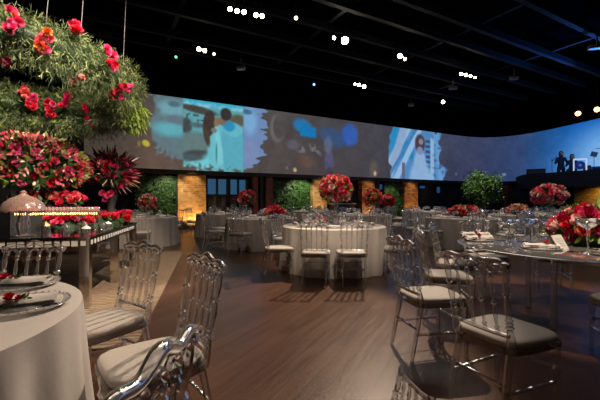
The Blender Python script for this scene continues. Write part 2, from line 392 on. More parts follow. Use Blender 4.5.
pp = np.tile(300 + F * Pxy[:, 0] / Pxy[:, 1], NV); vv = np.repeat(np.linspace(0, 1, NV), spn)
pc = picture(pp, vv)
at_ = me.color_attributes.new('projected_picture', 'FLOAT_COLOR', 'POINT')
at_.data.foreach_set('color', np.concatenate([pc, np.ones((len(pc), 1))], 1).astype(np.float32).ravel())
m, nt, b = newmat('projected picture'); a = nt.nodes.new('ShaderNodeAttribute'); a.attribute_name = 'projected_picture'
nt.links.new(a.outputs['Color'], b.inputs['Emission Color']); b.inputs['Emission Strength'].default_value = .96; b.inputs['Base Color'].default_value = (.04, .04, .04, 1)
b.inputs['Roughness'].default_value = .9; b.inputs['Specular IOR Level'].default_value = .1
me.materials.append(m)
scr = bpy.data.objects.new('projection_screen', me); COL.objects.link(scr)
tag(scr, 'long curved wall screen showing projected wedding pictures above the brick pillars', 'projection screen')

# pieces along the lower back wall
def wallbox(name, px0, px1, z0, z1, m, n=.0, th=.35, parent=None):
    s0, s1 = wall_s(px0), wall_s(px1); c = wp((s0 + s1) / 2, n + th / 2)
    mb = MB(); mb.box((0, 0, (z1 - z0) / 2), (s1 - s0, th, z1 - z0))
    o = mb.build(name, m, parent, smooth=False, loc=(c.x, c.y, z0), rz=TH)
    return o
def pillar(px0, px1, m, label, z0=.34, plinth=True):
    o = wallbox('brick_pillar', px0, px1, z0, zb - .18, m, n=.0)
    tag(o, label, 'pillar')
    if plinth:
        q = wallbox('plinth', px0 - .5, px1 + .5, 0, z0, M['black'], n=-.05, th=.45); 
        q.parent = o; q.location = (0, -.0, -z0); q.rotation_euler.z = 0
    return o
pillar(178, 206, M['brick'], 'wide tan brick pillar lit amber from below, beside the blue windows')
pillar(253, 258, M['brickr'], 'thin dark red brick pillar just right of the blue windows', .1, False)
pillar(266, 273, M['brickr'], 'thin dark red brick pillar at the edge of the brightly lit hedge', .1, False)
pillar(313, 327, M['brick'], 'tan brick pillar glowing amber behind the tall centre rose ball')
pillar(362, 375, M['bricko'], 'orange brick pillar behind the twin red rose balls')
pillar(404.5, 418, M['bricko'], 'narrow orange brick pillar standing alone before the dark doorway')
for px in (260, 376):
    o = wallbox('steel_post', px, px + 3.2, 0, zb - .18, M['black'], n=-.03, th=.2)
    tag(o, 'black steel post between brick pillar and ' + ('lit hedge' if px == 376 else 'blue windows'), 'post')
def hedge(px0, px1, label):
    s0, s1 = wall_s(px0), wall_s(px1); c = wp((s0 + s1) / 2, .2)
    t = empty('hedge_wall', (c.x, c.y, 0), TH); tag(t, label, 'hedge')
    mb = MB(); mb.box((0, .1, 1.1), (s1 - s0, .16, 2.2)); mb.build('backing', M['leafd'], t, smooth=False)
    mb = MB()
    for i in range(int((s1 - s0) * 900)):
        x = random.uniform(-(s1 - s0) / 2, (s1 - s0) / 2); z = random.uniform(.02, 2.22)
        d = (random.uniform(-.7, .7), -random.uniform(.3, 1), random.uniform(-.6, .7))
        mb.leaf((x, .02, z), d, random.uniform(.07, .15), random.uniform(.015, .03))
    mb.build('foliage', M['hedge'], t, smooth=False)
hedge(136, 177, 'tall green leafy hedge wall left of the wide brick pillar')
hedge(275, 312.5, 'bright green leafy hedge wall between the thin red and amber pillars')
hedge(387, 404, 'dim green leafy hedge wall beside the narrow orange brick pillar')
# windows
k = 0
for (a0, a1) in ((207.5, 228.5), (230.5, 248)):
    k += 1
    s0, s1 = wall_s(a0), wall_s(a1); c = wp((s0 + s1) / 2, .18); W = s1 - s0
    fr = MB()
    for x in (-W / 2, 0, W / 2): fr.box((x, 0, 1.1), (.09, .08, 2.2))
    for z in (.05, 1.42, 2.17): fr.box((0, 0, z), (W, .08, .09))
    o = fr.build('window_%d' % k, M['frame'], smooth=False, loc=(c.x, c.y, 0), rz=TH); tag(o, kind='structure')
    for x in (-W / 4, W / 4):
        g = MB(); g.box((x, .04, 1.8), (W / 2 - .09, .01, .66)); g.build('window_pane_upper', M['duskpane'], o, smooth=False)
        g = MB(); g.box((x, .04, .73), (W / 2 - .09, .01, 1.28)); g.build('window_pane_lower', M['crystal'], o, smooth=False)
    mb = MB()
    for i in range(900):
        mb.leaf((random.uniform(-W * .38, W * .38), .2, random.uniform(.1, 1.35)), (random.uniform(-1, 1), -.4, random.uniform(-.5, 1)), .13, .03)
    o2 = mb.build('shrub', M['hedge'], None, smooth=False, loc=(c.x, c.y, 0), rz=TH)
    tag(o2, 'leafy green shrub seen through the lower panes of the ' + ('window beside the amber pillar' if k == 1 else 'window nearer the thin red pillar'), 'shrub')
# dim things in the dark bays
for px, z, w, h in ((379, 1.95, .28, .35), (421, 2.0, .5, .16), (437, 1.85, .3, .45)):
    c = Vector(at(px + 1, wp(wall_s(px), .3).y)); mb = MB(); mb.box((0, 0, 0), (w, .05, h))
    o = mb.build('wall_monitor', M['black'], smooth=False, loc=(c.x, c.y, z), rz=TH)
    g = MB(); g.box((0, -.03, 0), (w * .85, .01, h * .8)); g.build('display', emit('blue display', (.01, .07, .2), .8), o, smooth=False)
    tag(o, {379: 'small blue screen glowing in the bay beside the orange pillar', 421: 'wide low blue glowing screen beside the narrow orange pillar', 437: 'dim upright blue screen in the dark bay left of the tree'}[px], 'screen')
# bar shelf in the dark opening
sb = empty('back_bar', tuple(wp(wall_s(345), .25)) + (0,), TH); tag(sb, 'dark bar counter with bright edge in the opening behind the centre flowers', 'bar')
mb = MB(); mb.box((0, 0, .5), (1.5, .3, 1.0)); mb.build('counter', M['pot'], sb, smooth=False)
mb = MB(); mb.box((0, -.02, 1.02), (1.6, .4, .04)); mb.build('worktop', M['grey'], sb, smooth=False)
mb = MB(); mb.box((0, .1, 1.5), (1.3, .14, .03)); mb.build('shelf', M['grey'], sb, smooth=False)
# posts in the left corner
for px, Y, w in ((50, 10.2, .16), (76, 11.0, .42)):
    x, y = at(px, Y); mb = MB(); mb.box((0, 0, 3.85), (w, w, 7.7)); o = mb.build('steel_column', M['black'], smooth=False, loc=(x, y, 0), rz=TH)
    tag(o, ('slim' if w < .3 else 'thick') + ' black column behind the big pink flower arrangement', 'column')

# balcony
BP = [(13.7, 22.1), (12.77, 19.85), (13.16, 18.8), (14.06, 16.4), (14.9, 14.1)]
mb = MB(); q = [Vector(p) for p in BP] + [Vector((15.75, 14.1)), Vector((15.2, 17.4)), Vector((14.6, 20.7)), Vector((13.9, 22.1))]
n = len(q); mb.add([(p.x, p.y, 1.9) for p in q] + [(p.x, p.y, 2.02) for p in q], [tuple(range(n)), tuple(reversed(range(n, 2 * n)))] + [(i, i + n, (i + 1) % n + n, (i + 1) % n) for i in range(n)])
tag(mb.build('balcony_slab', M['black'], smooth=False), 'black balcony platform carrying the band at the right', 'balcony', kind='structure')
strip('wall_balcony_parapet', BP, 1.88, 2.67, M['black'], off=-.06, thick=.1)
for p in ((12.95, 19.7), (14.15, 16.3)):
    mb = MB(); mb.box((0, 0, .94), (.16, .16, 1.88)); o = mb.build('balcony_post', M['black'], smooth=False, loc=(p[0] + .15, p[1], 0))
    tag(o, 'black post holding up the ' + ('corner of the balcony' if p[1] > 18 else 'middle of the balcony beside yellow bricks'), 'post')
mb = MB(); mb.box((0, 0, .93), (2.6, .2, 1.86)); bw = mb.build('brick_wall_panel', M['brick'], smooth=False, loc=(15.35, 17.9, 0), rz=R(-78)); tag(bw, 'tan brick wall panel lit yellow beneath the balcony', 'brick panel')
x, y = at(508, 23.0); mb = MB(); mb.box((0, 0, 1.1), (.42, .3, 2.2)); tag(mb.build('brick_pillar', M['brickr'], smooth=False, loc=(x, y, 0), rz=TH), 'dark red brick pillar right of the big tree', 'pillar')

# ------------------------------------------------------------------ chairs
BEAD = [(0, .8), (.03, 1.25), (.06, .8), (.09, 1.35), (.12, .75), (.2, .95), (.3, 1.1), (.4, .95), (.46, .7), (.5, 1.45), (.54, .7), (.6, .95), (.7, 1.1), (.8, .95), (.88, .75), (.91, 1.35), (.94, .8), (.97, 1.25), (1, .8)]
def turned(r, k=1.0): return [(t, r * max(.45, 1 + (q - 1) * k)) for t, q in BEAD]
def outline(w0, w1, d, n=40, e=5.0):
    pts = []
    for i in range(n):
        a = 2 * PI * i / n; c, s = math.cos(a), math.sin(a)
        x = math.copysign(abs(c) ** (2 / e), c); y = math.copysign(abs(s) ** (2 / e), s)
        w = w0 + (w1 - w0) * (y + 1) / 2
        pts.append((x * w / 2, y * d / 2))
    return pts
def slab(mb, w0, w1, d, layers, e=5.0):
    n = 40; vs = []; base = outline(w0, w1, d, n, e)
    for z, sc in layers: vs += [(x * sc, y * sc, z) for x, y in base]
    fs = []
    for j in range(len(layers) - 1):
        for i in range(n): fs.append((j * n + i, j * n + (i + 1) % n, (j + 1) * n + (i + 1) % n, (j + 1) * n + i))
    fs.append(tuple(reversed(range(n)))); fs.append(tuple(range((len(layers) - 1) * n, len(layers) * n)))
    mb.add(vs, fs)
def make_chair():
    t = empty('acrylic_chair'); A = M['acrylic']
    m = MB(); slab(m, .39, .435, .43, [(.435, .97), (.441, 1.0), (.452, 1.01), (.464, .985), (.472, .93), (.476, .8), (.478, .5)], 4.2); m.build('seat_cushion', M['cushion'], t)
    m = MB(); slab(m, .40, .445, .44, [(.405, .99), (.41, 1.0), (.43, 1.0), (.436, .985)], 6); m.build('seat_frame', A, t)
    for s in (-1, 1):
        m = MB(); m.lathe([(0, .013), (.03, .018), (.07, .012), (.2, .015), (.45, .02), (.6, .014), (.66, .024), (.72, .014), (.8, .02), (.88, .024), (1, .022)], (s * .185, .185, 0), (s * .18, .175, .41), 8); m.build('leg', A, t)
        m = MB(); m.lathe([(0, .012), (.1, .015), (.5, .018), (.8, .02), (1, .02)], (s * .165, -.265, 0), (s * .16, -.18, .43), 8); m.build('leg', A, t)
        m = MB(); m.lathe([(0, .023), (.04, .026), (.12, .024), (.26, .014), (.28, .023), (.3, .015)] + [(.3 + .7 * tt, .0165 * (1 + (q - 1) * .9)) for tt, q in BEAD[1:]], (s * .172, -.188, .42), (s * .19, -.275, .90), 8); m.build('back_post', A, t)
        m = MB(); m.lathe(turned(.010, .6), (s * .183, .18, .2), (s * .163, -.225, .2), 6); m.build('stretcher', A, t)
    for y, z, w in ((.182, .27, .18), (-.222, .24, .16)):
        m = MB(); m.lathe(turned(.010, .6), (-w, y, z), (w, y, z), 6); m.build('stretcher', A, t)
    yb = lambda z: -.188 - .087 * (z - .42) / .465
    m = MB(); m.tube([(x, yb(.505) - .012 * (1 - (x / .17) ** 2), .505) for x in [(-.168 + .336 * i / 8) for i in range(9)]], .0125, 8); m.build('lower_rail', A, t)
    xs = [-.108, -.036, .036, .108]
    for x in xs:
        b = .012 * (1 - (x / .17) ** 2)
        m = MB(); m.lathe(turned(.0098, 1.5), (x, yb(.51) - b, .51), (x, yb(.835) - b, .84), 8); m.build('spindle', A, t)
    m = MB(); N = 56; pts = []; rr = []
    for i in range(N + 1):
        u = -1 + 2 * i / N; x = u * .215
        z = .902 + .018 * math.exp(-(u / .3) ** 2) + .006 * math.cos(u * PI * 3) - .012 * max(0, abs(u) - .8) / .2
        pts.append((x, yb(.89) - .012 * (1 - u * u), z)); rr.append(.0135 + .004 * math.exp(-(u / .25) ** 2) + (.003 if abs(u) > .9 else 0))
    m.tube(pts, rr, 12)
    ex = [-.176] + xs + [.176]
    for a, b_ in zip(ex[:-1], ex[1:]):
        c = (a + b_) / 2; r = (b_ - a) / 2
        m.tube([(c - r * math.cos(g), yb(.855) - .012 * (1 - (c / .18) ** 2), .837 + r * 1.25 * math.sin(g)) for g in [PI * i / 10 for i in range(11)]], .0095, 8)
    m.build('top_rail', A, t)
    return t
chair0 = make_chair(); used = [False]
def place_chair(x, y, fx, fy, label, group):
    """(x,y): centre of the seat, (fx,fy): facing direction"""
    rz = math.atan2(-fx, fy)
    c = chair0 if not used[0] else copy_tree(chair0)
    used[0] = True
    c.location = (x, y, 0); c.rotation_euler.z = rz
    return tag(c, label, 'chair', group)

# ------------------------------------------------------------------ flowers
def bloom_mesh(mat_, kind='rose'):
    mb = MB()
    if kind == 'rose':
        rings = [(.25, .95, 3, .15), (.45, .95, 4, .35), (.7, .8, 5, .7), (.95, .55, 6, 1.05)]
    else:
        rings = [(.35, .9, 5, .3), (.6, .85, 7, .6), (.85, .65, 8, .95), (1.0, .3, 9, 1.3)]
    for rad, top, n, tilt in rings:
        for i in range(n):
            a = 2 * PI * i / n + rad * 5 + random.uniform(-.15, .15); w = 2.6 * rad / n
            vs = []
            for j in range(3):
                v = j / 2
                for q in (-1, 0, 1):
                    ww = w * (.45 + .75 * math.sin(PI * (.25 + v * .5))) * (1 - .25 * (v == 1) * abs(q))
                    out = rad * (.15 + .85 * v ** .7) + (.1 * tilt * (v == 1)) - .08 * abs(q)
                    z = -.4 + (top + .4) * v - (.08 if q and v == 1 else 0) + (random.uniform(-.07, .07) if kind != 'rose' else 0)
                    vs.append((out * math.cos(a) - q * ww * math.sin(a), out * math.sin(a) + q * ww * math.cos(a), z))
            mb.add(vs, [(0, 1, 4, 3), (1, 2, 5, 4), (3, 4, 7, 6), (4, 5, 8, 7)])
    me = bpy.data.meshes.new('bloom'); me.from_pydata(mb.v, [], mb.f); me.materials.append(mat_)
    me.polygons.foreach_set('use_smooth', [True] * len(mb.f))
    return me
BL = {k: [bloom_mesh(M[k], 'rose'), bloom_mesh(M[k], 'ruffle')] for k in ('red', 'pink', 'coral', 'pale', 'deep', 'cream', 'orange')}
def bloom(parent, p, d, r, colr, name='rose'):
    o = bpy.data.objects.new(name, random.choice(BL[colr])); COL.objects.link(o); o.parent = parent
    o.location = p; o.rotation_euler = Vector(d).to_track_quat('Z', 'Y').to_euler(); o.scale = (r, r, r)
    return o
def sph():
    while True:
        v = Vector((random.uniform(-1, 1), random.uniform(-1, 1), random.uniform(-1, 1)))
        if .1 < v.length < 1: return v.normalized()
def flower_ball(root, c, rad, nb, br, cols, squash=(1, 1, 1), leafn=300, lm='leaf', zmin=-.6, leafL=1.5, leafw=.35):
    c = Vector(c); ga = PI * (3 - 5 ** .5)
    mb = MB(); mb.lathe([(-.96 * .7, .2 * .7), (-.6, .55), (-.2, .68), (.2, .68), (.5, .5), (.68, .2)], (0, 0, 0), n=14)
    mb.v = [(c.x + v[0] * rad * squash[0], c.y + v[1] * rad * squash[1], c.z + v[2] * rad * squash[2]) for v in mb.v]
    for i in range(leafn):
        d = sph()
        if d.z < zmin - .2: continue
        p = c + Vector((d.x * squash[0], d.y * squash[1], d.z * squash[2])) * rad * random.uniform(.68, .88)
        mb.leaf(p, d + sph() * .7, br * leafL * random.uniform(.7, 1.4), br * leafw, .2)
    mb.build('foliage', M[lm], root, smooth=False)
    for i in range(nb):
        z = 1 - (i + .5) * (1 - zmin) / nb; rr = math.sqrt(max(0, 1 - z * z)); a = i * ga
        d = Vector((rr * math.cos(a), rr * math.sin(a), z)); d = (d + sph() * .14).normalized()
        p = c + Vector((d.x * squash[0], d.y * squash[1], d.z * squash[2])) * rad * random.uniform(.82, 1.0)
        bloom(root, p, d + sph() * .2, br * random.uniform(.75, 1.15), random.choice(cols))

# ------------------------------------------------------------------ tableware prototypes
def proto_wine():
    mb = MB(); mb.lathe([(0, .034), (.004, .034), (.008, .008), (.02, .004), (.09, .004), (.1, .012), (.115, .028), (.14, .038), (.165, .037), (.195, .031), (.195, .029), (.165, .034), (.14, .035), (.117, .025), (.104, .004)], n=14, cap=False)
    return mb
def mesh_of(mb, m, name):
    me = bpy.data.meshes.new(name); me.from_pydata(mb.v, [], mb.f); me.materials.append(m); me.polygons.foreach_set('use_smooth', [True] * len(mb.f)); return me
WINE = mesh_of(proto_wine(), M['crystal'], 'wine_glass'); WINEB = mesh_of(proto_wine(), M['blueglass'], 'wine_glass')
cp = MB(); cp.lathe([(0, .04), (.004, .04), (.008, .008), (.02, .005), (.13, .005), (.145, .012), (.155, .035), (.175, .056), (.2, .062), (.2, .06), (.176, .053), (.158, .032), (.148, .004)], n=18, cap=False)
COUPE = mesh_of(cp, M['blueglass'], 'coupe'); COUPEC = mesh_of(cp, M['crystal'], 'coupe')
pl = MB(); pl.lathe([(0, .02), (0, .1), (.004, .15), (.012, .165), (.016, .165), (.009, .148), (.006, .1), (.006, .02)], n=32, cap=False); pl.lathe([(.004, .1), (.01, .1), (.014, .001)], n=24, cap=False)
PLATE = mesh_of(pl, thin('frosted charger glass', (.95, .95, .95), .08, .15, .4, (.8, .76, .74), .2), 'charger_plate')
bd = MB()
for i in range(40):
    a = 2 * PI * i / 40; bd.lathe([(-.005, .002), (0, .0055), (.005, .002)], (.163 * math.cos(a), .163 * math.sin(a), .017), n=6)
BEADS = mesh_of(bd, M['crystal'], 'beaded_rim')
dp = MB(); dp.lathe([(.014, .02), (.014, .08), (.02, .12), (.026, .125), (.018, .08), (.018, .001)], n=28, cap=False)
DPLATE = mesh_of(dp, M['white'], 'plate')
def napkin_mb(L=.3, W=.09):
    mb = MB(); nx = 12; ny = 6
    for layer, (z0, s) in enumerate(((.0, 1), (.014, .93))):
        vs = []
        for i in range(nx + 1):
            for j in range(ny + 1):
                u = i / nx * 2 - 1; v = j / ny * 2 - 1
                pin = 1 - .35 * math.exp(-(u / .18) ** 2)
                x = u * L / 2 * s; y = v * W / 2 * pin * s * (1 + .15 * abs(u))
                z = z0 + .016 * (1 - v * v) ** .5 * (1 + .3 * math.sin(u * 6 + layer)) + .004 * math.sin(v * 9 + u * 4)
                vs.append((x, y, z))
        g = lambda i, j: i * (ny + 1) + j
        mb.add(vs, [(g(i, j), g(i + 1, j), g(i + 1, j + 1), g(i, j + 1)) for i in range(nx) for j in range(ny)])
        mb.add([(x, y, z0 - .001) for x, y, z in vs], [(g(i, j), g(i, j + 1), g(i + 1, j + 1), g(i + 1, j)) for i in range(nx) for j in range(ny)])
    return mb
NAP = mesh_of(napkin_mb(), M['napkin'], 'napkin'); NAPL = mesh_of(napkin_mb(.44, .12), M['napkin'], 'napkin')
def put(name, me, loc, rz, label, cat, group=None, sc=1.0, parts=()):
    o = bpy.data.objects.new(name, me); COL.objects.link(o); o.location = loc; o.rotation_euler.z = rz; o.scale = (sc, sc, sc)
    tag(o, label, cat, group)
    for n_, m_ in parts:
        q = bpy.data.objects.new(n_, m_); COL.objects.link(q); q.parent = o
    return o

# ------------------------------------------------------------------ tables
def cloth_mesh(rad, hgt, seed=0):
    rnd = random.Random(seed); mb = MB(); n = 200; ph = [rnd.uniform(0, 6.28) for _ in range(4)]
    rings = [(0.001, hgt), (rad * .5, hgt), (rad * .9, hgt), (rad * .985, hgt - .002), (rad + .006, hgt - .012)]
    vs = []
    for r, z in rings:
        for i in range(n):
            a = 2 * PI * i / n; vs.append((r * math.cos(a), r * math.sin(a), z))
    K = 12
    for k in range(1, K + 1):
        t = k / K
        for i in range(n):
            a = 2 * PI * i / n
            f = .6 * math.sin(15 * a + ph[0] + .4 * math.sin(3 * a)) + .45 * math.sin(26 * a + ph[1] + t) + .3 * math.sin(7 * a + ph[2])
            r = rad + .006 + (.004 + .05 * t) * t + f * .034 * t ** .6
            vs.append((r * math.cos(a), r * math.sin(a), (hgt - .012) * (1 - t) + .006))
    rows = len(rings) + K
    fs = [(j * n + i, (j + 1) * n + i, (j + 1) * n + (i + 1) % n, j * n + (i + 1) % n) for j in range(rows - 1) for i in range(n)]
    mb.add(vs, fs); mb.add([(x, y, z) for x, y, z in vs[:n]], [tuple(range(n))]); return mb
DIRS = ['far', 'far left', 'left', 'near left', 'near', 'near right', 'right', 'far right']
def dirword(tx, ty, x, y):
    # around the table as seen from the camera
    v = Vector((tx, ty)).normalized(); d = Vector((x - tx, y - ty)); f = d.dot(v); r = d.dot(Vector((v.y, -v.x)))
    a = math.degrees(math.atan2(r, f)) % 360   # 0 far, 90 right
    return ['far', 'far right', 'right', 'near right', 'near', 'near left', 'left', 'far left'][int((a + 22.5) // 45) % 8]
def table(x, y, desc, look, rad=.92, chairs=8, a0=0, cr=.42, glasses=8, plates=True, skip=(), seed=1, cloth=True, clothmat='cloth'):
    t = empty('round_table', (x, y, 0)); tag(t, 'round banquet table carrying ' + look, 'table', 'round banquet tables')
    mb = MB(); mb.lathe([(.725, rad - .07), (.75, rad - .07)], n=48); mb.build('tabletop', M['pot'], t)
    mb = MB(); mb.lathe([(0, .35), (.03, .35), (.05, .06), (.72, .05), (.725, .2)], n=20); mb.build('pedestal', M['pot'], t)
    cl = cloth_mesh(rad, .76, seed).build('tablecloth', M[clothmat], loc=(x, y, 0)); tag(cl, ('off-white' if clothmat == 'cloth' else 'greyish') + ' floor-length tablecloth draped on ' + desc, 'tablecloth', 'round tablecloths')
    th0 = math.atan2(y, x)
    for i in range(chairs):
        a = R(a0) + 2 * PI * i / chairs + th0
        if i in skip: continue
        cx, cy = x + (rad + cr - .1) * math.cos(a), y + (rad + cr - .1) * math.sin(a)
        if 177 < 300 + F * cx / cy < 206 and cy < 12: continue
        ja = a + random.uniform(-.12, .12)
        place_chair(cx, cy, -math.cos(ja), -math.sin(ja), 'clear acrylic chair on the %s side of %s' % (dirword(x, y, cx, cy), desc), 'clear acrylic chairs around ' + desc)
    for i in range(glasses):
        a = R(a0) + 2 * PI * i / glasses + th0
        if plates:
            px, py = x + (rad - .22) * math.cos(a), y + (rad - .22) * math.sin(a)
            put('charger_plate', PLATE, (px, py, .762), a, 'clear glass charger plate on ' + desc, 'plate', 'charger plates on ' + desc)
            put('napkin', NAP, (px, py, .785), a + PI / 2, 'pale folded napkin on a plate on ' + desc, 'napkin', 'napkins on ' + desc, .8)
        for j, dr in enumerate((.43, .4)):
            aa = a + (.22 if j else .36)
            put('wine_glass', WINE, (x + (rad - dr) * math.cos(aa), y + (rad - dr) * math.sin(aa), .762), 0, 'clear stemmed wine glass on ' + desc, 'glass', 'wine glasses on ' + desc, 1.0 - .15 * j)

def stand(root, z0, z1, r=.035, m='crystal'):
    mb = MB(); mb.lathe([(0, .09), (.01, .09), (.02, .02), (.3 * (z1 - z0), r), (.6 * (z1 - z0), r * .7), (z1 - z0 - .04, r * 1.2), (z1 - z0, r * 2.4)], (0, 0, z0), n=16); mb.build('stand', M[m], root)
def centrepiece(x, y, rad, zc, nb, br, cols, label, z0=.762, squash=(1, 1, 1), leafn=300, lm='leaf', zmin=-.75, vase='crystal', leafL=1.5, name='flower_arrangement'):
    t = empty(name, (x, y, z0)); tag(t, label, 'flowers')
    zc -= z0
    if zc - rad * squash[2] > .08: stand(t, 0, zc - rad * squash[2] * .75, .04, vase)
    else:
        mb = MB(); mb.lathe([(0, .07), (.01, .08), (max(.05, zc - rad * squash[2] * .5), .11)], n=16); mb.build('vase', M[vase], t)
    flower_ball(t, (0, 0, zc), rad, nb, br, cols, squash, leafn, lm, zmin, leafL)
    return t
def pos(px, Y): return at(px, Y)

# near clothed table (A)
AX, AY = -1.825, 1.23
t = empty('round_table', (AX, AY, 0)); tag(t, 'round banquet table under the nearest white cloth at lower left', 'table', 'round banquet tables')
mb = MB(); mb.lathe([(.725, .84), (.75, .84)], n=48); mb.build('tabletop', M['pot'], t)
mb = MB(); mb.lathe([(0, .35), (.03, .35), (.05, .06), (.72, .05), (.725, .2)], n=20); mb.build('pedestal', M['pot'], t)
cl = cloth_mesh(.895, .76, 5).build('tablecloth', M['cloth'], loc=(AX, AY, 0)); tag(cl, 'off-white tablecloth of the nearest table, carrying two red roses on napkins', 'tablecloth', 'round tablecloths')
def aim_chair(bx, by, fx, fy, label, group='clear acrylic chairs around the nearest clothed table'):
    v = Vector((fx, fy)).normalized(); place_chair(bx + v.x * .23, by + v.y * .23, v.x, v.y, label, group)
aim_chair(-1.12, 2.40, -.55, -.83, 'clear acrylic chair with white cushion facing the nearest table, in front of the rug')
aim_chair(-.54, 1.84, -.77, -.64, 'clear acrylic chair with spindled back nearest the bare floor at the near table')
aim_chair(-.33, .69, -.99, .09, 'clear acrylic chair in the bottom left corner, only its curved top rail showing')
aim_chair(-1.84, 2.37, 0, -1, 'clear acrylic chair behind the nearest table, before the mirrored buffet')
for i, (px, py, rz, w) in enumerate(((-1.50, 1.87, R(18), 'farther'), (-1.20, 1.50, R(28), 'nearer'))):
    put('charger_plate', PLATE, (px, py, .762), rz, 'clear beaded charger plate, the %s of two on the nearest cloth' % w, 'plate', 'charger plates on the nearest table', 1.1, (('beaded_rim', BEADS),))
    put('napkin', NAPL, (px - .06, py - .03, .776), rz, 'long folded grey-white napkin, the %s of two on the nearest cloth' % w, 'napkin', 'napkins on the nearest table', 1.0)
    rs = empty('rose_sprig', (px - .055 + .045 * i, py - .03 - .015 * i, .806)); tag(rs, 'small red rose sprig on the %s napkin of the nearest table' % w, 'flower', 'rose sprigs on napkins')
    bloom(rs, (0, 0, .008), (.2, -.6, 1), .020, 'red', 'bloom'); bloom(rs, (.03, .012, .004), (.6, -.3, 1), .013, 'red', 'bloom')
    mb = MB(); mb.tube([(0, 0, 0), (.04, .01, .0), (.07, .0, .002)], .002, 5)
    for q in range(6): mb.leaf((.03 + .008 * q, .005, .003), (random.uniform(.2, 1), random.uniform(-1, 1), random.uniform(.1, .7)), .03, .007)
    mb.build('stem', M['leaf'], rs)

# centre table
CX, CY = .61, 6.35
table(CX, CY, 'the centre table', 'the tall red and pink rose ball on a clear stand', chairs=0, seed=3)
for (bx, by, fx, fy, w) in ((.20, 4.92, .14, .99, 'near side of the centre table, the left one of two'), (.76, 4.92, -.02, 1, 'near side of the centre table, the right one of two'),
                            (-.56, 5.55, .95, .25, 'left side of the centre table'), (1.78, 5.5, -.95, .25, 'right side of the centre table'),
                            (-.45, 7.15, .8, -.6, 'far left side of the centre table'), (.25, 7.68, .2, -1, 'far side of the centre table, behind the glasses'),
                            (1.0, 7.65, -.25, -1, 'far side of the centre table, behind the flower stand'), (1.68, 7.1, -.8, -.6, 'far right side of the centre table')):
    aim_chair(bx, by, fx, fy, 'clear acrylic chair at the ' + w, 'clear acrylic chairs around the centre table')
centrepiece(.655, 6.4, .275, 1.42, 95, .055, ['red', 'pink', 'pink', 'red', 'pink', 'deep', 'pale', 'coral'], 'tall ball of red and pink roses on a clear stand on the centre table', squash=(1.05, 1.05, .92), leafn=260, lm='leafl', leafL=1.6)
def posy(x, y, label, cols=('coral', 'pale', 'pink'), r=.1, n=14):
    return centrepiece(x, y, r, .762 + r * .9, n, r * .35, list(cols), label, leafn=60, squash=(1, 1, .8), zmin=-.2)
posy(.56 - .19, 6.2, 'small coral posy beside the tall rose ball on the centre table')

# glass topped table (G)
GX, GY, GR = 2.82, 3.52, 1.13
t = empty('glass_table', (GX, GY, 0)); tag(t, 'round table with a dark clear glass top and big red roses, at the right', 'table')
mb = MB(); mb.lathe([(.745, GR - .01), (.748, GR), (.757, GR), (.76, GR - .01)], n=96); mb.build('glass_top', M['tableglass'], t)
for q in range(4):
    g0 = PI * q / 2 + .5; mb = MB(); mb.lathe([(0, .03), (.02, .03), (.5, .022), (.71, .03)], (.5 * math.cos(g0), .5 * math.sin(g0), 0), n=12); mb.build('leg', M['crystal'], t)
mb = MB(); 
for a in range(48):
    g0, g1 = 2 * PI * a / 48, 2 * PI * (a + 1) / 48
    mb.tube([(.5 * math.cos(g0), .5 * math.sin(g0), .725), (.5 * math.cos(g1), .5 * math.sin(g1), .725)], .018, 6)
mb.build('ring_frame', M['crystal'], t)
gd = 'clear acrylic chairs around the glass table'
aim_chair(1.0, 1.97, .91, .41, 'nearest clear acrylic chair at the glass table, pale cushion fully seen', gd)
aim_chair(.84, 2.80, .97, .2, 'clear acrylic chair behind the nearest one, at the glass table left end', gd)
aim_chair(1.28, 3.62, .98, -.15, 'clear acrylic chair with its back to the centre table, beside the glass table rim', gd)
aim_chair(1.72, 4.42, .85, -.5, 'clear acrylic chair pushed under the far left rim of the glass table', gd)
aim_chair(2.4, 2.38, .32, .95, 'clear acrylic chair under the near right rim, cut off by the photo edge', gd)
aim_chair(2.5, 5.0, .2, -.97, 'clear acrylic chair on the far side of the glass table behind blue glasses', gd)
aim_chair(3.5, 4.95, -.4, -.9, 'clear acrylic chair beyond the roses of the glass table', gd)
for i, (px, py, rz, w) in enumerate(((2.02, 3.98, R(10), 'ribboned at the left end of'), (2.2, 4.4, R(-5), 'second from the left end of'), (2.26, 3.28, R(-20), 'beside the place card on'), (2.6, 2.92, R(10), 'at the near rim of'), (3.2, 4.4, R(80), 'beyond the roses on'), (2.7, 4.5, R(60), 'behind the blue glasses on'))):
    put('charger_plate', PLATE, (px, py, .761), rz, 'clear charger plate %s the glass table' % w, 'plate', 'charger plates on the glass table', 1.0, (('beaded_rim', BEADS),))
    put('napkin', NAP, (px, py, .782), rz, 'white folded napkin %s the glass table' % w, 'napkin', 'napkins on the glass table', 1.0 if i > 1 else 1.15)
    if i < 4:
        rs = empty('rose_sprig', (px + .03 * (i > 1), py - .03, .822)); tag(rs, 'red rosebud on the napkin %s the glass table' % w, 'flower', 'rose sprigs on napkins')
        bloom(rs, (0, 0, .008), (.2, -.6, 1), .02, 'red', 'bloom'); mb = MB()
        for q in range(5): mb.leaf((0, 0, 0), (random.uniform(-1, 1), random.uniform(-1, 1), .2), .03, .007)
        mb.build('leaves', M['leaf'], rs)
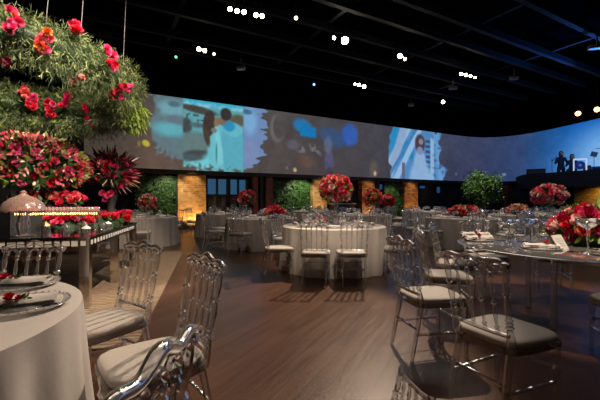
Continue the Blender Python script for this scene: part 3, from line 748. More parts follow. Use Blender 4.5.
for (px, Y, me, sc, w) in ((527 + 3, 3.75, COUPE, 1.25, 'tall blue coupe glass in front of the place card on the glass table'), (508, 3.85, COUPE, 1.2, 'blue coupe glass nearest the ribboned napkin'), (516, 4.05, COUPE, 1.15, 'blue coupe glass between two others at the glass table'), (547, 4.2, COUPE, 1.15, 'blue coupe glass partly behind the place card'),
                           (588, 2.98, COUPEC, 1.5, 'large clear coupe glass in front of the roses at the photo edge'), (512, 3.6, WINE, 1.1, 'clear wine glass left of the blue coupes'), (500, 4.5, WINE, 1.1, 'clear wine glass at the far left of the glass table'), (573, 4.3, WINE, 1.1, 'clear wine glass behind the glass table roses'),
  (488, 4.2, WINE, 1.1, 'clear wine glass just behind the ribboned napkin'), (536, 4.4, WINE, 1.15, 'clear wine glass between blue coupes and place card'), (478, 4.0, WINE, 1.0, 'clear wine glass standing beside the ribboned napkin'), (525, 4.5, COUPE, 1.1, 'blue coupe glass farthest back on the glass table')):
    x, y = at(px, Y); put('coupe_glass' if me is not WINE else 'wine_glass', me, (x, y, .761), 0, w, 'glass', 'glasses on the glass table', sc)
x, y = at(556, 3.28); mb = MB()
mb.add([(-.08, -.07, 0), (.08, -.07, 0), (.08, 0, .13), (-.08, 0, .13), (-.08, .07, 0), (.08, .07, 0)], [(0, 1, 2, 3), (3, 2, 5, 4)])
mb.add([(-.078, -.066, 0), (.078, -.066, 0), (.078, 0, .125), (-.078, 0, .125), (-.078, .066, 0), (.078, .066, 0)], [(3, 2, 1, 0), (4, 5, 2, 3)])
pcard = mb.build('place_card', M['white'], smooth=False, loc=(x, y, .762), rz=R(25)); tag(pcard, 'white folded tent card standing before the red roses on the glass table', 'place card')
ln = MB()
for i in range(4):
    z = .035 + i * .02; ln.box((0, -.0715 + z * .07 / .13, z), (.1 - .02 * (i % 2), .001, .003))
ln.build('printed_lines', M['grey'], pcard, smooth=False)
g = empty('rose_arrangement', (3.12, 3.6, .762)); tag(g, 'low wide arrangement of big red and pink roses on the glass table', 'flowers')
mb = MB(); mb.lathe([(0, .1), (.1, .14)], n=16); mb.build('bowl', M['chrome'], g)
flower_ball(g, (0, 0, .12), .46, 64, .075, ['red', 'pink', 'pink', 'red', 'coral', 'pale', 'deep'], (1, .95, .62), 520, 'leafl', -.1, 1.6)

# other tables of the room
TB = [
    ((-2.6, 12.0), 'table before the blue windows', 'a pink rose ball before the blue windows', 10),
    ((-1.0, 9.2), 'the table with low coral flowers', 'low coral flowers, left behind the centre table', 22),
    ((-4.35, 9.6), 'the table beside the left hedge', 'a dusty pink ball beside the left hedge', 0),
    ((2.0, 11.3), 'the table with twin rose balls', 'twin red rose balls before the orange pillar', 15),
    ((4.3, 9.3), 'table with the long pink arrangement', 'a long low pink arrangement before the tree', 12),
    ((6.9, 11.0), 'the table right of the tree', 'a loose pink posy right of the tree', 5),
    ((9.6, 13.4), 'table with the big red ball', 'a big red flower ball near the balcony', 18),
    ((.6, 14.6), 'far table before the bright hedge', 'glasses before the bright hedge', 0),
    ((5.2, 14.4), 'far table by the lone orange pillar', 'glasses beside the lone orange pillar', 20),
    ((11.9, 15.0), 'far table below the balcony', 'glasses below the band balcony', 8),
    ((6.35, 6.9), 'table cut off by the right edge', 'napkins and pale flowers, cut by the right edge', 0),
]
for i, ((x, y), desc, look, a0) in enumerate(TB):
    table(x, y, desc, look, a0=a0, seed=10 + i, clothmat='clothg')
x, y = at(247, 11.6); centrepiece(x, y, .28, 1.28, 60, .055, ['pink', 'pale', 'red', 'coral'], 'pink rose ball on a stand in front of the blue windows', leafn=120)
x, y = at(275, 8.6); centrepiece(x, y, .23, .92, 50, .055, ['red', 'coral', 'pink', 'pale'], 'low mound of coral and red flowers on the table behind the centre one', leafn=120, squash=(1.1, 1.1, .65), zmin=-.2)
x, y = at(147.5, 9.3); centrepiece(x, y, .23, 1.15, 60, .045, ['pale', 'coral', 'pale', 'deep'], 'dusty pink flower ball on a stand in front of the left hedge', leafn=80)
x, y = at(373, 10.9); centrepiece(x, y, .29, 1.28, 60, .055, ['red', 'coral', 'pink', 'orange'], 'coral rose ball on a stand, the left of twin balls by the orange pillar', leafn=120)
x, y = at(388, 11.3); centrepiece(x, y, .21, 1.2, 45, .05, ['red', 'deep', 'coral'], 'darker red rose ball, the right of twin balls by the orange pillar', leafn=80)
x, y = at(464, 9.1); centrepiece(x, y, .2, .9, 70, .055, ['pink', 'pale', 'coral', 'red', 'cream'], 'long low pink and white flower arrangement in front of the tree', leafn=140, squash=(2.1, 1.0, .85), zmin=-.2)
x, y = at(518, 10.8); centrepiece(x, y, .22, .9, 50, .05, ['pink', 'pale', 'coral', 'cream'], 'loose pale pink posy on the table right of the tree', leafn=120, squash=(1.5, 1, .9), zmin=-.3)
x, y = at(549, 13.2); centrepiece(x, y, .56, 1.4, 95, .095, ['pink', 'red', 'coral', 'pale', 'pale', 'pink'], 'big round red and pink flower ball in front of the balcony', leafn=240, squash=(1, 1, .72))
x, y = at(535, 9.6)
x, y = at(586, 6.8); centrepiece(x, y, .2, .95, 40, .05, ['cream', 'pale', 'coral'], 'pale cream and peach flowers behind the glass table roses', leafn=100, squash=(1.2, 1, .9), zmin=-.3)

# tree
x, y = at(482, 18); t = empty('potted_tree', (x, y, 0)); tag(t, 'round-crowned green tree in a dark pot against the back wall', 'tree')
mb = MB(); mb.lathe([(0, .28), (.5, .36), (.52, .36), (.5, .3)], n=20); mb.build('pot', M['pot'], t)
mb = MB(); mb.tube([(0, 0, .45), (.03, 0, 1.0), (-.02, .02, 1.7)], [.06, .05, .03], 8)
for i in range(7):
    d = sph(); mb.tube([(0, 0, 1.0 + .08 * i), (d.x * .4, d.y * .4, 1.4 + .08 * i), (d.x * .8, d.y * .8, 1.7 + .1 * d.z)], [.025, .018, .01], 5)
mb.build('trunk', M['trunk'], t)
mb = MB()
for cl_ in range(60):
    d = sph(); c = Vector((d.x * 1.02, d.y * 1.02, 1.85 + d.z * .8)) * 1.0; c = Vector((0, 0, 1.85)) + (c - Vector((0, 0, 1.85))) * random.uniform(.45, 1)
    for q in range(75):
        e = sph(); mb.leaf(c + e * random.uniform(.05, .28), e + Vector((0, 0, -.2)), random.uniform(.08, .14), .026, .3)
mb.build('crown', M['leaf'], t, smooth=False)

# ------------------------------------------------------------------ rug and mirrored buffet
BC = Vector((-2.35, 3.9)); U = Vector((-.25, .97)).normalized(); V = Vector((-U.y, U.x))      # U back, V left
BA = math.atan2(U.y, U.x) - PI / 2
def bpt(u, v, z=0): p = BC + U * u + V * v; return Vector((p.x, p.y, z))
mb = MB(); c = bpt(1.6, .6); mb.box((0, 0, .006), (2.6, 5.6, .012)); tag(mb.build('rug', M['rug'], smooth=False, loc=(c.x, c.y, 0), rz=BA), 'beige woven rug under the mirrored buffet table', 'rug')
o = bpt(0, 0); bt = empty('mirrored_table', (o.x, o.y, 0), BA); tag(bt, 'long mirror-clad buffet table with square legs and white tiled edge', 'buffet table')
# local: x = -V direction (right), y = U
L, Wd = 2.6, 1.75
mb = MB(); mb.box((-Wd / 2, L / 2, .8), (Wd + .02, L + .02, .02)); mb.build('tabletop', M['mirror'], bt, smooth=False)
for (cx, cy, dx, dy) in ((-Wd / 2, .03, Wd, .05), (-Wd / 2, L - .03, Wd, .05), (-.03, L / 2, .05, L - .1), (-Wd + .03, L / 2, .05, L - .1)):
    mb = MB(); mb.box((cx, cy, .74), (dx, dy, .1)); mb.build('apron', M['mirror'], bt, smooth=False)
for i in range(20):
    tl = MB(); tl.box((-.06 - i * .085, .003, .742), (.05 + .012 * (i % 3), .006, .06 + .008 * (i % 2))); tl.build('edge_tile', M['tile'], bt, smooth=False)
    tl = MB(); tl.box((-.0025, .1 + i * .12, .742), (.006, .05, .05)); tl.build('edge_tile', M['tile'], bt, smooth=False)
for (cx, cy) in ((-.05, .05), (-.05, L / 2), (-.05, L - .05), (-Wd + .05, .05), (-Wd + .05, L - .05), (-Wd * .62, .05)):
    mb = MB(); mb.box((cx, cy, .351), (.1, .1, .678)); mb.build('leg', M['mirror'], bt, smooth=False)
# things on the buffet
def buf(u, v): p = bpt(u, v); return p.x, p.y
def flower_row(name, p0, p1, w, h, nb, br, cols, label, z=.812):
    p0, p1 = Vector(p0), Vector(p1); c = (p0 + p1) / 2; t = empty(name, (c.x, c.y, z), math.atan2((p1 - p0).y, (p1 - p0).x)); tag(t, label, 'flowers')
    Ln = (p1 - p0).length; mb = MB(); mb.box((0, 0, .03), (Ln * .9, w * .6, .06)); mb.build('tray', M['leafd'], t, smooth=False)
    mb = MB()
    for i in range(nb * 2): mb.leaf((random.uniform(-Ln / 2, Ln / 2), random.uniform(-w / 2, w / 2), h * .5), sph() + Vector((0, 0, .5)), br * 2, br * .4)
    mb.build('foliage', M['leaf'], t, smooth=False)
    for i in range(nb):
        a = random.uniform(-1, 1); x = random.uniform(-Ln / 2, Ln / 2); y = a * w / 2; zz_ = .06 + (h - .06) * math.sqrt(1 - a * a) * random.uniform(.75, 1)
        bloom(t, (x, y, zz_), (random.uniform(-.4, .4), a * 1.2, 1), br * random.uniform(.8, 1.2), random.choice(cols), 'carnation')
    return t
flower_row('carnation_row', buf(2.35, .05), buf(2.3, .85), .26, .2, 70, .055, ['red', 'red', 'deep', 'pink'], 'low row of red carnations on the far right end of the mirrored buffet')
flower_row('carnation_row', buf(1.75, .15), buf(1.35, .95), .2, .17, 60, .05, ['red', 'deep', 'pink'], 'low row of red carnations on the mirrored buffet, left of the far row')
# raised acrylic riser with pink shots
rx, ry = buf(.95, .62); rs = empty('acrylic_riser', (rx, ry, .812), BA); tag(rs, 'clear raised tray trimmed with gold drops holding pink dessert shots', 'riser')
mb = MB(); mb.box((0, 0, .25), (.95, .26, .015)); mb.build('tray', M['crystal'], rs, smooth=False)
for sx in (-.43, .43):
    for sy in (-.1, .1):
        mb = MB(); mb.lathe(turned(.012), (sx, sy, 0), (sx, sy, .243), 8); mb.build('leg', M['crystal'], rs)
gd_ = MB()
for i in range(34): gd_.lathe([(-.035, .002), (-.025, .012), (-.005, .007), (0, .004)], (-.46 + i * .028, -.135, .243), n=6)
gd_.build('gold_drops', M['gold'], rs)
sg = MB(); sg.lathe([(0, .014), (.05, .018), (.05, .016), (.005, .012)], n=8, cap=False); SHOT = mesh_of(sg, M['pinkglass'], 'shot_glass')
sf = MB(); sf.lathe([(.004, .012), (.045, .0155), (.055, .008), (.058, .001)], n=8); SHF = mesh_of(sf, M['pink'], 'dessert')
for i in range(22):
    for j in range(2):
        p = Matrix.Rotation(BA, 3, 'Z') @ Vector((-.44 + i * .042, -.07 + .1 * j, 0))
        put('shot_glass', SHOT, (rx + p.x, ry + p.y, 1.07), 0, 'pink dessert shot glass in the rows on the gold-trimmed riser', 'glass', 'pink dessert shots on the riser', 1, (('dessert', SHF),))
# red hydrangea bank behind, raised
rx2, ry2 = buf(1.55, .98); b2 = empty('flower_riser', (rx2, ry2, .812), BA); tag(b2, 'glass block riser under the bank of red carnations', 'riser')
mb = MB(); mb.box((0, 0, .14), (.9, .2, .28)); mb.build('block', M['crystal'], b2, smooth=False)
p0 = bpt(1.5, .55); p1 = bpt(1.6, 1.42)
flower_row('carnation_bank', (p0.x, p0.y), (p1.x, p1.y), .26, .22, 80, .055, ['red', 'red', 'coral', 'deep'], 'raised bank of bright red carnations above the pink dessert shots', z=1.094)
# rose glass dome lamp
x, y = at(21, 3.95); x, y = buf(.3, 1.0); 
x, y = buf(.3, .76); dm = empty('glass_dome', (x, y, .812)); tag(dm, 'large rosy glass mushroom dome on a glass column at the buffet corner', 'dome')
mb = MB(); mb.lathe([(.27, .2), (.285, .215), (.32, .21), (.38, .18), (.43, .12), (.46, .05), (.48, .03), (.5, .035), (.52, .001)], n=28, cap=False); mb.build('dome', M['pinkglass'], dm)
mb = MB(); mb.lathe([(0, .12), (.01, .12), (.02, .05), (.12, .07), (.2, .05), (.28, .04), (.3, .08)], n=20); mb.build('column', M['crystal'], dm)
for i, (u, v, h, r, m_, lb) in enumerate(((.25, .52, .16, .05, 'gold', 'gold cone shade candle cup beside the rosy dome'), (.2, .3, .13, .045, 'crystal', 'clear glass jar at the buffet front edge'), (.3, .12, .1, .05, 'tile', 'white cream-topped jar at the buffet corner'), (.5, .2, .14, .04, 'crystal', 'slim clear jar behind the white topped jar'),
                                   (.8, .08, .12, .05, 'crystal', 'clear jar on the right edge of the buffet'), (1.15, .1, .1, .045, 'tile', 'small white jar farther along the right edge of the buffet'), (.12, 1.0, .2, .05, 'crystal', 'tall clear canister before the rosy dome'), (.3, 1.3, .22, .07, 'crystal', 'tall clear canister left of the rosy dome'))):
    x, y = buf(u, v); t = empty('candle_cup' if m_ == 'gold' else 'glass_jar', (x, y, .812)); tag(t, lb, 'cup' if m_ == 'gold' else 'jar')
    mb = MB(); mb.lathe([(0, r * .9), (.01, r), (h * .7, r), (h * .75, r * .8)], n=16, cap=True); mb.build('body', M['crystal'] if m_ != 'gold' else M['crystal'], t)
    mb = MB(); mb.lathe([(h * .7, r * 1.05), (h * .85, r * .8), (h, r * .25), (h + .01, .004)], n=16); mb.build('lid', M[m_], t)

# big arrangements on the buffet
x, y = buf(1.55, 1.35); x, y = at(20, 5.2)
big = empty('flower_arrangement', (x, y, .812)); tag(big, 'huge spreading arrangement of pink, coral and red flowers behind the buffet desserts', 'flowers')
mb = MB(); mb.lathe([(0, .14), (.3, .1), (.55, .13)], n=20); mb.build('vase', M['chrome'], big)
flower_ball(big, (0, 0, .9), .62, 100, .066, ['pink', 'red', 'coral', 'pink', 'pink', 'red', 'pale', 'pink'], (1.45, 1, .72), 900, 'leaf', -.55, 1.7)
mb = MB()
for i in range(150):
    d = sph(); d.z = abs(d.z) if i % 3 else d.z
    mb.leaf(Vector((d.x * .88, d.y * .6, .9 + d.z * .44)), d + sph() * .5 + Vector((0, 0, .3)), random.uniform(.1, .17), .026, .2)
mb.build('lime_leaves', M['leafl'], big, smooth=False)
fx = MB(); pal = [M['pale'], M['coral'], M['cream'], M['leafl'], M['pink'], M['red']]
for i in range(600):       # lily and filler petals between the roses
    d = sph()
    if d.z < -.55: d.z *= -1
    p = Vector((d.x * .9, d.y * .62, .9 + d.z * .45)) * 1.0; fx.mi = random.choice([0, 1, 1, 5, 2, 3, 3, 4, 4])
    for q in range(4): fx.leaf(p + sph() * .02, d + sph() * .8, random.uniform(.05, .1), .016, .4)
fx.build('filler_flowers', pal, big, smooth=False)['kind'] = 'stuff'
x, y = at(111, 6.05)
arr = empty('flower_arrangement', (x, y, .812)); tag(arr, 'dark arrangement of burgundy spiky leaves and pink flowers on the buffet far end', 'flowers')
mb = MB(); mb.lathe([(0, .1), (.05, .07), (.3, .06), (.5, .11)], n=20); mb.build('vase', M['pot'], arr)
flower_ball(arr, (0, 0, .86), .34, 40, .062, ['pink', 'deep', 'red', 'coral'], (1, 1, .95), 250, 'leafd', -.5, 2)
for mm, nn_, nm in (('burg', 170, 'burgundy_leaves'), ('beige', 60, 'straw_plumes')):
    mb = MB()
    for i in range(nn_):
        d = sph(); d.z = abs(d.z) * 1.1 - .2 if mm == 'burg' else -abs(d.z) * .5
        if mm == 'beige': d.x = abs(d.x)
        mb.leaf(Vector((0, 0, .86)) + d * .22, d, random.uniform(.2, .36), .018 if mm == 'burg' else .01, .15, seg=3)
    mb.build(nm, M[mm], arr, smooth=False)
for i, ppp in enumerate(((.05, -.2, .48), (-.02, -.22, .52), (.0, -.16, .42), (.09, -.16, .52))): bloom(arr, ppp, (0, -1, .3), .055, 'pink')
for d in ((1, -.2, .25), (1, -.1, .05), (.95, -.3, -.12)):
    mb = MB(); mb.leaf(Vector((.15, 0, .84)), d, .42, .035, .05, seg=4); mb.build('long_leaf', M['deep'], arr, smooth=False)

# ------------------------------------------------------------------ hanging flower ring
RC = Vector((-3.75, 4.7)); RR = 1.22; RZ = 2.86
ring = empty('hanging_flower_ring', (RC.x, RC.y, RZ)); tag(ring, 'large hanging ring of feathery greenery and red flowers above the buffet', 'flower ring'); ring.rotation_euler.x = R(-7)
mb = MB(); N = 64
for i in range(N):
    g0, g1 = 2 * PI * i / N, 2 * PI * (i + 1) / N
    mb.tube([(RR * math.cos(g0), RR * math.sin(g0), 0), (RR * math.cos(g1), RR * math.sin(g1), 0)], .13, 10)
mb.build('moss_core', M['leafd'], ring)
for nm, mm, n in (('fern_foliage', 'fern', 15000), ('deep_fern_shade_foliage', 'fern_shade', 18000), ('lime_foliage', 'leafl', 1500)):
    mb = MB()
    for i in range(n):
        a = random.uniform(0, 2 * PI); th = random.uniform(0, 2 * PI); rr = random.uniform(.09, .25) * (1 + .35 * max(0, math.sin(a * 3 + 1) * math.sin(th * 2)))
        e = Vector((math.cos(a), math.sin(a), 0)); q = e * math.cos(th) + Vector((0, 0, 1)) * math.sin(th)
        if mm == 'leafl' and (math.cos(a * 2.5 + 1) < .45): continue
        if mm == 'fern' and (math.sin(a) > .1 or math.sin(th) < -.3) and random.random() < .6: continue  # pale fern thinned at far rim and underside, painting shade there
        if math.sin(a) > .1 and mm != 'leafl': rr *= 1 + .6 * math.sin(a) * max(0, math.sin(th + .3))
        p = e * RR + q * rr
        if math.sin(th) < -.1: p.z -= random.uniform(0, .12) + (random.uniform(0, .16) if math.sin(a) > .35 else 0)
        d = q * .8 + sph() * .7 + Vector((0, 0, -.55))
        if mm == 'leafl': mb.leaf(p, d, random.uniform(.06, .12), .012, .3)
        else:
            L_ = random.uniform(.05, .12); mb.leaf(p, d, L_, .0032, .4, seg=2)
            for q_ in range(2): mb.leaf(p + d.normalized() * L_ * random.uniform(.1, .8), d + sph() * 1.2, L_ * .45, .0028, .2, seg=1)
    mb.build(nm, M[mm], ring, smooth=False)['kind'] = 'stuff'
mb = MB()
for i in range(1500):
    e = sph(); c_ = Vector((1.1, .72, -.16)) + Vector((e.x * .2, e.y * .26, e.z * .27)) * random.uniform(.3, 1) + Vector((.12, 0, -.1)) * random.uniform(0, 1)
    mb.leaf(c_, e * .5 + Vector((.2, 0, -.9)), random.uniform(.06, .13), .009, .3)
mb.build('trailing_lime_foliage', M['leafl'], ring, smooth=False)['kind'] = 'stuff'
def ring_cluster(a, th, n, cols, spread=.11, rr=.29):
    a, th = R(a), R(th); e = Vector((math.cos(a), math.sin(a), 0)); q = e * math.cos(th) + Vector((0, 0, 1)) * math.sin(th)
    p0 = e * RR + q * rr; tn = Vector((-math.sin(a), math.cos(a), 0)); up = q.cross(tn).normalized()
    for i in range(n):
        p = p0 + tn * random.uniform(-.45, .45) * spread + up * random.uniform(-1, 1) * spread * 1.1 + q * random.uniform(-.02, .04)
        bloom(ring, p, q + sph() * .4, random.uniform(.036, .054), random.choice(cols), 'gladiolus')
for a, th, n, cols in ((-32, 48, 20, ['pink', 'red']), (-54, 0, 9, ['coral', 'pink']), (-44, -24, 16, ['pink', 'coral', 'orange', 'red']), (-18, 0, 9, ['pink', 'red']), (-6, -54, 9, ['red', 'pink']), (30, -60, 7, ['red', 'pink']),
                       (-58, -102, 9, ['red', 'deep']), (126, 150, 13, ['red', 'pink', 'coral']), (120, 180, 13, ['red', 'pink']), (104, 192, 13, ['red', 'pink']), (92, 162, 7, ['red', 'deep']), (-26, -78, 6, ['pale', 'coral']), (-4, -42, 6, ['pink', 'coral']), (66, 210, 6, ['deep', 'red']), (74, -84, 6, ['deep', 'red']), (150, 120, 9, ['pink', 'red']), (-150, 40, 9, ['pink', 'red'])):
    ring_cluster(a, th, n, cols)
for px, py, a in ((69, 30, -42), (87, 25, -25), (118, 60, 20), (20, 20, -75)):
    e = Vector((math.cos(R(a)), math.sin(R(a)), 0)) * RR; mb = MB(); mb.tube([(e.x, e.y, .1), (e.x * .93, e.y * .93, 4.85)], .004, 5); mb.build('suspension_wire', M['wire'], ring)

# ------------------------------------------------------------------ band on the balcony
def person(name, x, y, z0, h, rz, label, seated=False):
    t = empty(name, (x, y, z0), rz); tag(t, label, 'person')
    k = h / 1.72
    J = [((0, 0, .95), .13), ((0, 0, 1.12), .12), ((0, .0, 1.35), .14), ((0, 0, 1.48), .055), ((0, .01, 1.56), .05)]
    if seated:
        J = [((q[0][0], q[0][1], q[0][2] - .42), q[1]) for q in J]
    J += [((0, .02, J[4][0][2] + .08), .085), ((0, .01, J[4][0][2] + .16), .07)]
    E = [(0, 1), (1, 2), (2, 3), (3, 4), (4, 5), (5, 6)]; zo = J[2][0][2] + .06
    for s in (-1, 1):
        b = len(J)
        if seated:
            J += [((s * .1, 0, .5), .1), ((s * .17, .4, .5), .075), ((s * .18, .42, .08), .05), ((s * .18, .52, .04), .04)]
        else:
            J += [((s * .1, 0, .88), .1), ((s * .11, .02, .5), .07), ((s * .12, 0, .08), .045), ((s * .13, .13, .04), .04)]
        E += [(0, b), (b, b + 1), (b + 1, b + 2), (b + 2, b + 3)]
        b = len(J); J += [((s * .18, 0, zo), .06), ((s * .26, .05, zo - .28), .045), ((s * .17, .28, zo - .2), .035), ((s * .12, .36, zo - .15), .032)]
        E += [(2, b), (b, b + 1), (b + 1, b + 2), (b + 2, b + 3)]
    me = bpy.data.meshes.new('body'); me.from_pydata([tuple(c * k for c in q[0]) for q in J], E, []); me.materials.append(M['cloths'])
    o = bpy.data.objects.new('body', me); COL.objects.link(o); o.parent = t
    md = o.modifiers.new('s', 'SKIN')
    for i, q in enumerate(J): me.skin_vertices[0].data[i].radius = (q[1] * k, q[1] * k)
    me.skin_vertices[0].data[0].use_root = True
    o.modifiers.new('u', 'SUBSURF').levels = 2; o.modifiers['u'].render_levels = 2
    hz = J[5][0][2] * k; hp = Vector((0, .02 * k, hz))
    mb = MB(); mb.lathe([(-.13, .03), (-.09, .07), (-.02, .088), (.06, .085), (.1, .06), (.125, .01)], hp, n=16); mb.build('head', M['skin'], t)
    mb = MB(); mb.lathe([(-.22, .06), (-.12, .1), (0, .108), (.07, .1), (.12, .07), (.145, .01)], hp + Vector((0, -.035, .01)), n=16); mb.build('hair', M['hair'], t)
    return t
x, y = at(561, 18.9); person('person', x, y, 2.02, 1.78, R(150), 'long-haired singer in dark clothes standing at the microphone on the balcony')
x, y = at(552, 18.9); mb = MB(); mb.lathe([(0, .14), (.02, .14), (.03, .012), (1.35, .01)], n=10); mb.tube([(0, 0, 1.3), (.3, .05, 1.55)], .01, 6); mb.lathe([(1.3, .02), (1.36, .03), (1.42, .001)], n=8)
o = mb.build('microphone_stand', M['black'], loc=(x, y, 2.02)); tag(o, 'thin black microphone stand beside the singer on the balcony', 'microphone stand')
x, y = at(572, 18.5); person('person', x, y, 2.3, 1.7, R(140), 'seated musician in dark clothes between the singer and the white-edged drum', True)
mb = MB(); mb.lathe([(0, .16), (.02, .16), (.03, .03), (.38, .03), (.4, .17), (.46, .17)], n=14); tag(mb.build('stool', M['black'], loc=(x, y, 2.3)), 'round black stool beneath the seated musician on the balcony', 'stool')
mb = MB(); mb.box((0, 0, .14), (1.2, .75, .28)); x3, y3 = at(573, 18.25); tag(mb.build('riser_platform', M['black'], smooth=False, loc=(x3 + .1, y3 + .05, 2.02), rz=R(-70)), 'low black riser carrying drums and seated musician on the balcony', 'platform')
x, y = at(580, 17.75); dr = empty('bass_drum', (x, y, 2.98), R(-38)); tag(dr, 'blue bass drum in a square white lit frame on the balcony', 'drum')
mb = MB()
for s in (-1, 1): mb.box((s * .25, 0, .0), (.06, .3, .66)); mb.box((0, 0, s * .31), (.52, .3, .05))
mb.build('white_frame', emit('pale blue lit frame', (.55, .72, 1), .8), dr, smooth=False)
mb = MB(); mb.lathe([(0, .21), (1, .21)], (0, -.12, 0), (0, .12, 0), 28); mb.build('drum_shell', M['bluedrum'], dr)
mb = MB(); mb.lathe([(0, .07), (1, .07)], (0, -.14, 0), (0, -.125, 0), 18); mb.build('drum_emblem', M['white'], dr)
mb = MB(); mb.box((0, 0, -.64), (.6, .3, .56)); mb.build('base_box', M['black'], dr, smooth=False)
for px, Y, h, w, lb in ((587, 17.5, .95, .3, 'dark tall amplifier cabinet right of the white-framed drum'), (536, 19.5, .95, .9, 'wide black equipment case at the left end of the balcony'), (597, 17.0, .85, .42, 'blue grey amplifier at the photo edge on the balcony')):
    x, y = at(px, Y + .3); t = empty('amplifier', (x, y, 2.02), R(-35)); tag(t, lb, 'amplifier')
    mb = MB(); mb.box((0, 0, h / 2), (w, .35, h)); mb.build('cabinet', M['black'] if px != 597 else M['bluedrum'], t, smooth=False)
    mb = MB(); mb.box((0, -.18, h / 2), (w * .85, .01, h * .85)); mb.build('grille', M['pot'], t, smooth=False)
x, y = at(594, 17.2); ms = empty('music_stand', (x, y, 2.02), R(-38)); tag(ms, 'tilted dark music stand above the amplifiers on the balcony', 'music stand')
mb = MB(); mb.lathe([(0, .15), (.02, .15), (.03, .012), (1.35, .012)], n=10); mb.build('pole', M['black'], ms)
mb = MB(); mb.box((0, 0, 0), (.26, .02, .26)); q = mb.build('desk', M['pot'], ms, smooth=False); q.location = (0, 0, 1.45); q.rotation_euler = (R(-20), R(18), 0)
x, y = at(601, 17.3); cy_ = empty('cymbal', (x, y, 2.02)); tag(cy_, 'pale cymbal on a stand at the photo edge on the balcony', 'cymbal')
mb = MB(); mb.lathe([(0, .15), (.02, .15), (.03, .012), (1.75, .012)], n=10); mb.build('stand', M['chrome'], cy_)
mb = MB(); mb.lathe([(1.75, .22), (1.758, .22), (1.775, .06), (1.79, .01)], n=24); mb.build('plate', M['white'], cy_)

# ------------------------------------------------------------------ ceiling beams and fixtures
bi = 0
for n_ in (1.6, 2.9, 4.2, 5.68, 7.37, 8.45, 9.8, 11.2, 12.8, 13.9):
    mb = MB(); a = D * 2.0 + NRM * n_; 
    mb.box((0, 0, .0), (26, .16, .22)); o = mb.build('ceiling_beam', M['beam'], smooth=False, loc=(a.x + D.x * 6, a.y + D.y * 6, 7.0), rz=TH); o['kind'] = 'structure'
for s_ in (2, 6.5, 11, 15.5):
    p = D * s_ + NRM * 7.5; mb = MB(); mb.box((0, 0, 0), (.14, 14, .18)); o = mb.build('ceiling_beam', M['beam'], smooth=False, loc=(p.x, p.y, 7.2), rz=TH); o['kind'] = 'structure'
def fixture(px, py, z, m, r, label, group=None):
    Y = (z - H) * F / (200 - py); x, y = at(px, Y)
    t = empty('ceiling_spotlight', (x, y, z)); tag(t, label, 'spotlight', group)
    aim = Vector((-x * .6 + .2, -y * .55, -3.5)).normalized()
    mb = MB(); mb.lathe([(0, r * .5), (.15, r * .95), (1, r)], -aim * .22, (0, 0, 0), 14); mb.build('housing', M['black'], t)
    mb = MB(); mb.lathe([(0, r * .88), (1, r * .88)], aim * .001, aim * .012, 14); mb.build('lens', m, t)
    mb = MB(); mb.tube([-aim * .12, -aim * .12 + Vector((0, 0, .25)), (0, 0, 6.9 - z if z < 6.8 else .1)], .012, 6); mb.build('yoke', M['black'], t)
    return t
LF = [(230, 9, 'lens', .065), (237, 11, 'lens', .07), (244, 12, 'lens', .07), (256, 15, 'lens', .07), (262, 16, 'lens', .07)]
for i, (a, b, c, r) in enumerate(LF): fixture(a, b, 6.5, M[c], r, 'lit round spotlight, number of five in the top row: ' + ['leftmost', 'second', 'middle', 'fourth', 'rightmost'][i], 'row of five lit spotlights')
for a, b, c, r, l in ((199, 49, 'lens', .08, 'lit spotlight, left of the pair above the couple picture'), (204.5, 50.5, 'lens', .08, 'lit spotlight, right of the pair above the couple picture'), (214, 54, 'lensd', .06, 'dimmer spotlight just right of the pair above the couple picture'),
                      (334, 38, 'lens', .06, 'small lit spotlight just left of the brightest lamp'), (345, 40.5, 'lensb', .13, 'brightest ceiling spotlight, blazing warm white'), (400, 56, 'lensb', .09, 'second brightest spotlight, right of the blazing one'), (405, 59, 'lens', .06, 'small spotlight touching the second brightest one'),
                      (355, 84, 'lens', .055, 'low distant spotlight, left of three above the middle screen'), (359, 85, 'lens', .075, 'low distant spotlight, middle of three above the screen'), (364, 86.5, 'lens', .09, 'low distant spotlight, right and largest of three above the screen'),
                      (461, 74, 'lensb', .06, 'brightest spotlight of the short row at upper right'), (466, 75, 'lens', .07, 'second spotlight of the short row at upper right'), (470.5, 76, 'lens', .06, 'third spotlight of the short row at upper right'), (475, 77.5, 'lens', .05, 'last spotlight of the short row at upper right'),
                      (443, 102, 'lens', .1, 'lone spotlight above the bride picture'), (296, 18, 'lensd', .06, 'small dim lamp right of the top row'), (176, 57, 'lensg', .05, 'tiny green indicator lamp above the left screen'), (314, 84.5, 'lensbl', .06, 'tiny blue indicator lamp above the middle screen')):
    fixture(a, b, 6.5, M[c], r, l)
for a, b, l in ((578, 113.5, 'amber spotlight above the band, left of two'), (597, 109.5, 'amber spotlight above the band, right of two')):
    fixture(a, b, 5.5, M['amber'], .13, l)
for px, py, w, l in ((241, 68, .32, 'grey rectangular box fixture right of the lit pair'), (514, 78, .34, 'grey angled fixture on the truss at upper right'), (453, 88, .36, 'grey angled fixture above the bride picture'), (597, 47, .5, 'pale blue lit box fixture at the upper right edge'), (411, 105, .3, 'small bluish box fixture above the drapes picture')):
    Y = 5.3 * F / (200 - py); x, y = at(px, Y); mb = MB(); mb.box((0, 0, 0), (w, .2, .12)); mb.box((0, 0, .22), (.03, .03, .36)); o = mb.build('ceiling_fixture', M['grey'], smooth=False, loc=(x, y, 6.52), rz=R(-15)); tag(o, l, 'fixture')

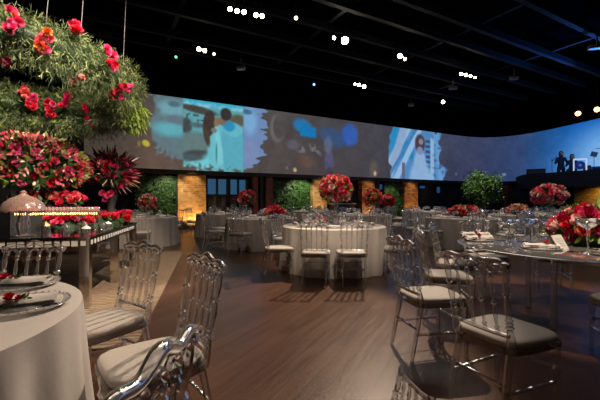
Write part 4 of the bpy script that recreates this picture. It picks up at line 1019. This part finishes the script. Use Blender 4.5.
# ------------------------------------------------------------------ lights
def spot(loc, tgt, power, size, col=(1, .8, .6), blend=.4, rad=.05):
    l = bpy.data.lights.new('spot', 'SPOT'); l.energy = power; l.spot_size = R(size); l.spot_blend = blend; l.color = col; l.shadow_soft_size = rad
    o = bpy.data.objects.new('spot_light', l); COL.objects.link(o); o.location = loc
    o.rotation_euler = (Vector(tgt) - Vector(loc)).to_track_quat('-Z', 'Y').to_euler(); return o
def point(loc, power, col=(1, .6, .3), rad=.05):
    l = bpy.data.lights.new('point', 'POINT'); l.energy = power; l.color = col; l.shadow_soft_size = rad
    o = bpy.data.objects.new('point_light', l); COL.objects.link(o); o.location = loc; return o
W1 = (1, .78, .58)
spot((2.2, 8.95, 6.5), (-.95, 2.9, 0), 3000, 31, W1, .35, .03)
spot((-.4, 4.6, 6.6), (-1.7, 1.6, .7), 420, 34, W1, .6)
spot((.3, 2.2, 6.6), (-3.2, 5.0, 1.4), 2300, 42, W1, .5)
spot((-.2, .5, 6.2), (-3.25, 3.7, 3.0), 2200, 26, (1, .86, .7), .6)
spot((2.0, 1.2, 6.6), (2.85, 3.6, .9), 2000, 26, W1, .5)
spot((.9, 3.2, 6.6), (.65, 6.35, 1.2), 1000, 24, W1, .5)
for (x, y), desc, look, a0 in TB:
    spot((x * .88, y - 2.2, 6.6), (x, y, .9), 800, 24, W1, .6)
spot((1.2, 2.0, 4.6), (-3.7, 5.2, 1.35), 1500, 26, (1, .84, .68), .6)
spot((.9, 1.0, 6.0), (.62, 6.2, .7), 700, 20, W1, .6)
# pillar and hedge lights
def wl(px, n, z, p, col, tgt_z, size=80):
    c = wp(wall_s(px), n); c2 = wp(wall_s(px), .1); spot((c.x, c.y, z), (c2.x, c2.y, tgt_z), p, size, col, .6, .04)
AMB = (1, .55, .16)
for px, p in ((192, 90), (320, 45), (368.5, 40), (411, 50)):
    wl(px, -.34, .12, p * 1.6, AMB, 1.2, 120); wl(px, -.8, 3.1, p * 2.2, (1, .6, .25), .9, 50)
wl(169, -.9, 2.3, 110, (1, .9, .6), 1.2, 90); wl(302, -.8, 2.3, 170, (1, .92, .6), 1.2, 100); wl(392, -.7, 2.3, 60, (1, .9, .6), 1.2, 80)
wl(256, -.5, .1, 5, (1, .4, .3), 1.5); wl(270, -.5, .1, 5, (1, .4, .3), 1.5)
x, y = at(482, 16.5); spot((x, y, 4.8), (x + .4, y + 1.5, 1.8), 700, 60, (1, .9, .65), .5)
spot((14.55, 17.2, 1.8), (15.3, 17.6, .9), 60, 120, (1, .62, .12), .6)
# blue stage wash
spot((13.2, 15.0, 6.4), (14.3, 18.4, 2.8), 250, 60, (.15, .4, 1), .5)
point((12.6, 14.0, 5.6), 60, (.06, .25, 1), .3); spot((12.8, 14.6, 4.4), (10.6, 13.4, 7), 1300, 62, (.05, .22, 1), .7)
w = bpy.data.worlds.new('World'); S.world = w; w.use_nodes = True
w.node_tree.nodes['Background'].inputs[0].default_value = (.55, .5, .48, 1); w.node_tree.nodes['Background'].inputs[1].default_value = .02
# added fill: large unseen area lights that lift the room's dim general level
for loc, e, sx, col in (((1, 5, 6.3), 55, 4, (1, .84, .72)), ((5, 12, 6.3), 110, 5, (1, .86, .8))):
    l = bpy.data.lights.new('fill_light', 'AREA'); l.energy = e; l.size = sx; l.color = col
    o = bpy.data.objects.new('fill_light', l); COL.objects.link(o); o.location = loc

# ------------------------------------------------------------------ camera, render look
cam = bpy.data.cameras.new('camera'); cam.sensor_width = 36; cam.lens = 36 * F / 600; cam.clip_start = .05; cam.clip_end = 200
co = bpy.data.objects.new('camera', cam); COL.objects.link(co); co.location = (0, 0, H); co.rotation_euler = (R(90), 0, 0); S.camera = co
S.view_settings.view_transform = 'Standard'; S.view_settings.look = 'None'; S.view_settings.gamma = 1; S.view_settings.exposure = 0
S.view_settings.use_curve_mapping = False
c = S.cycles; c.max_bounces = 14; c.transmission_bounces = 12; c.glossy_bounces = 5; c.diffuse_bounces = 3; c.transparent_max_bounces = 20
c.sample_clamp_indirect = 3; c.caustics_reflective = False; c.caustics_refractive = False
c.use_denoising = True
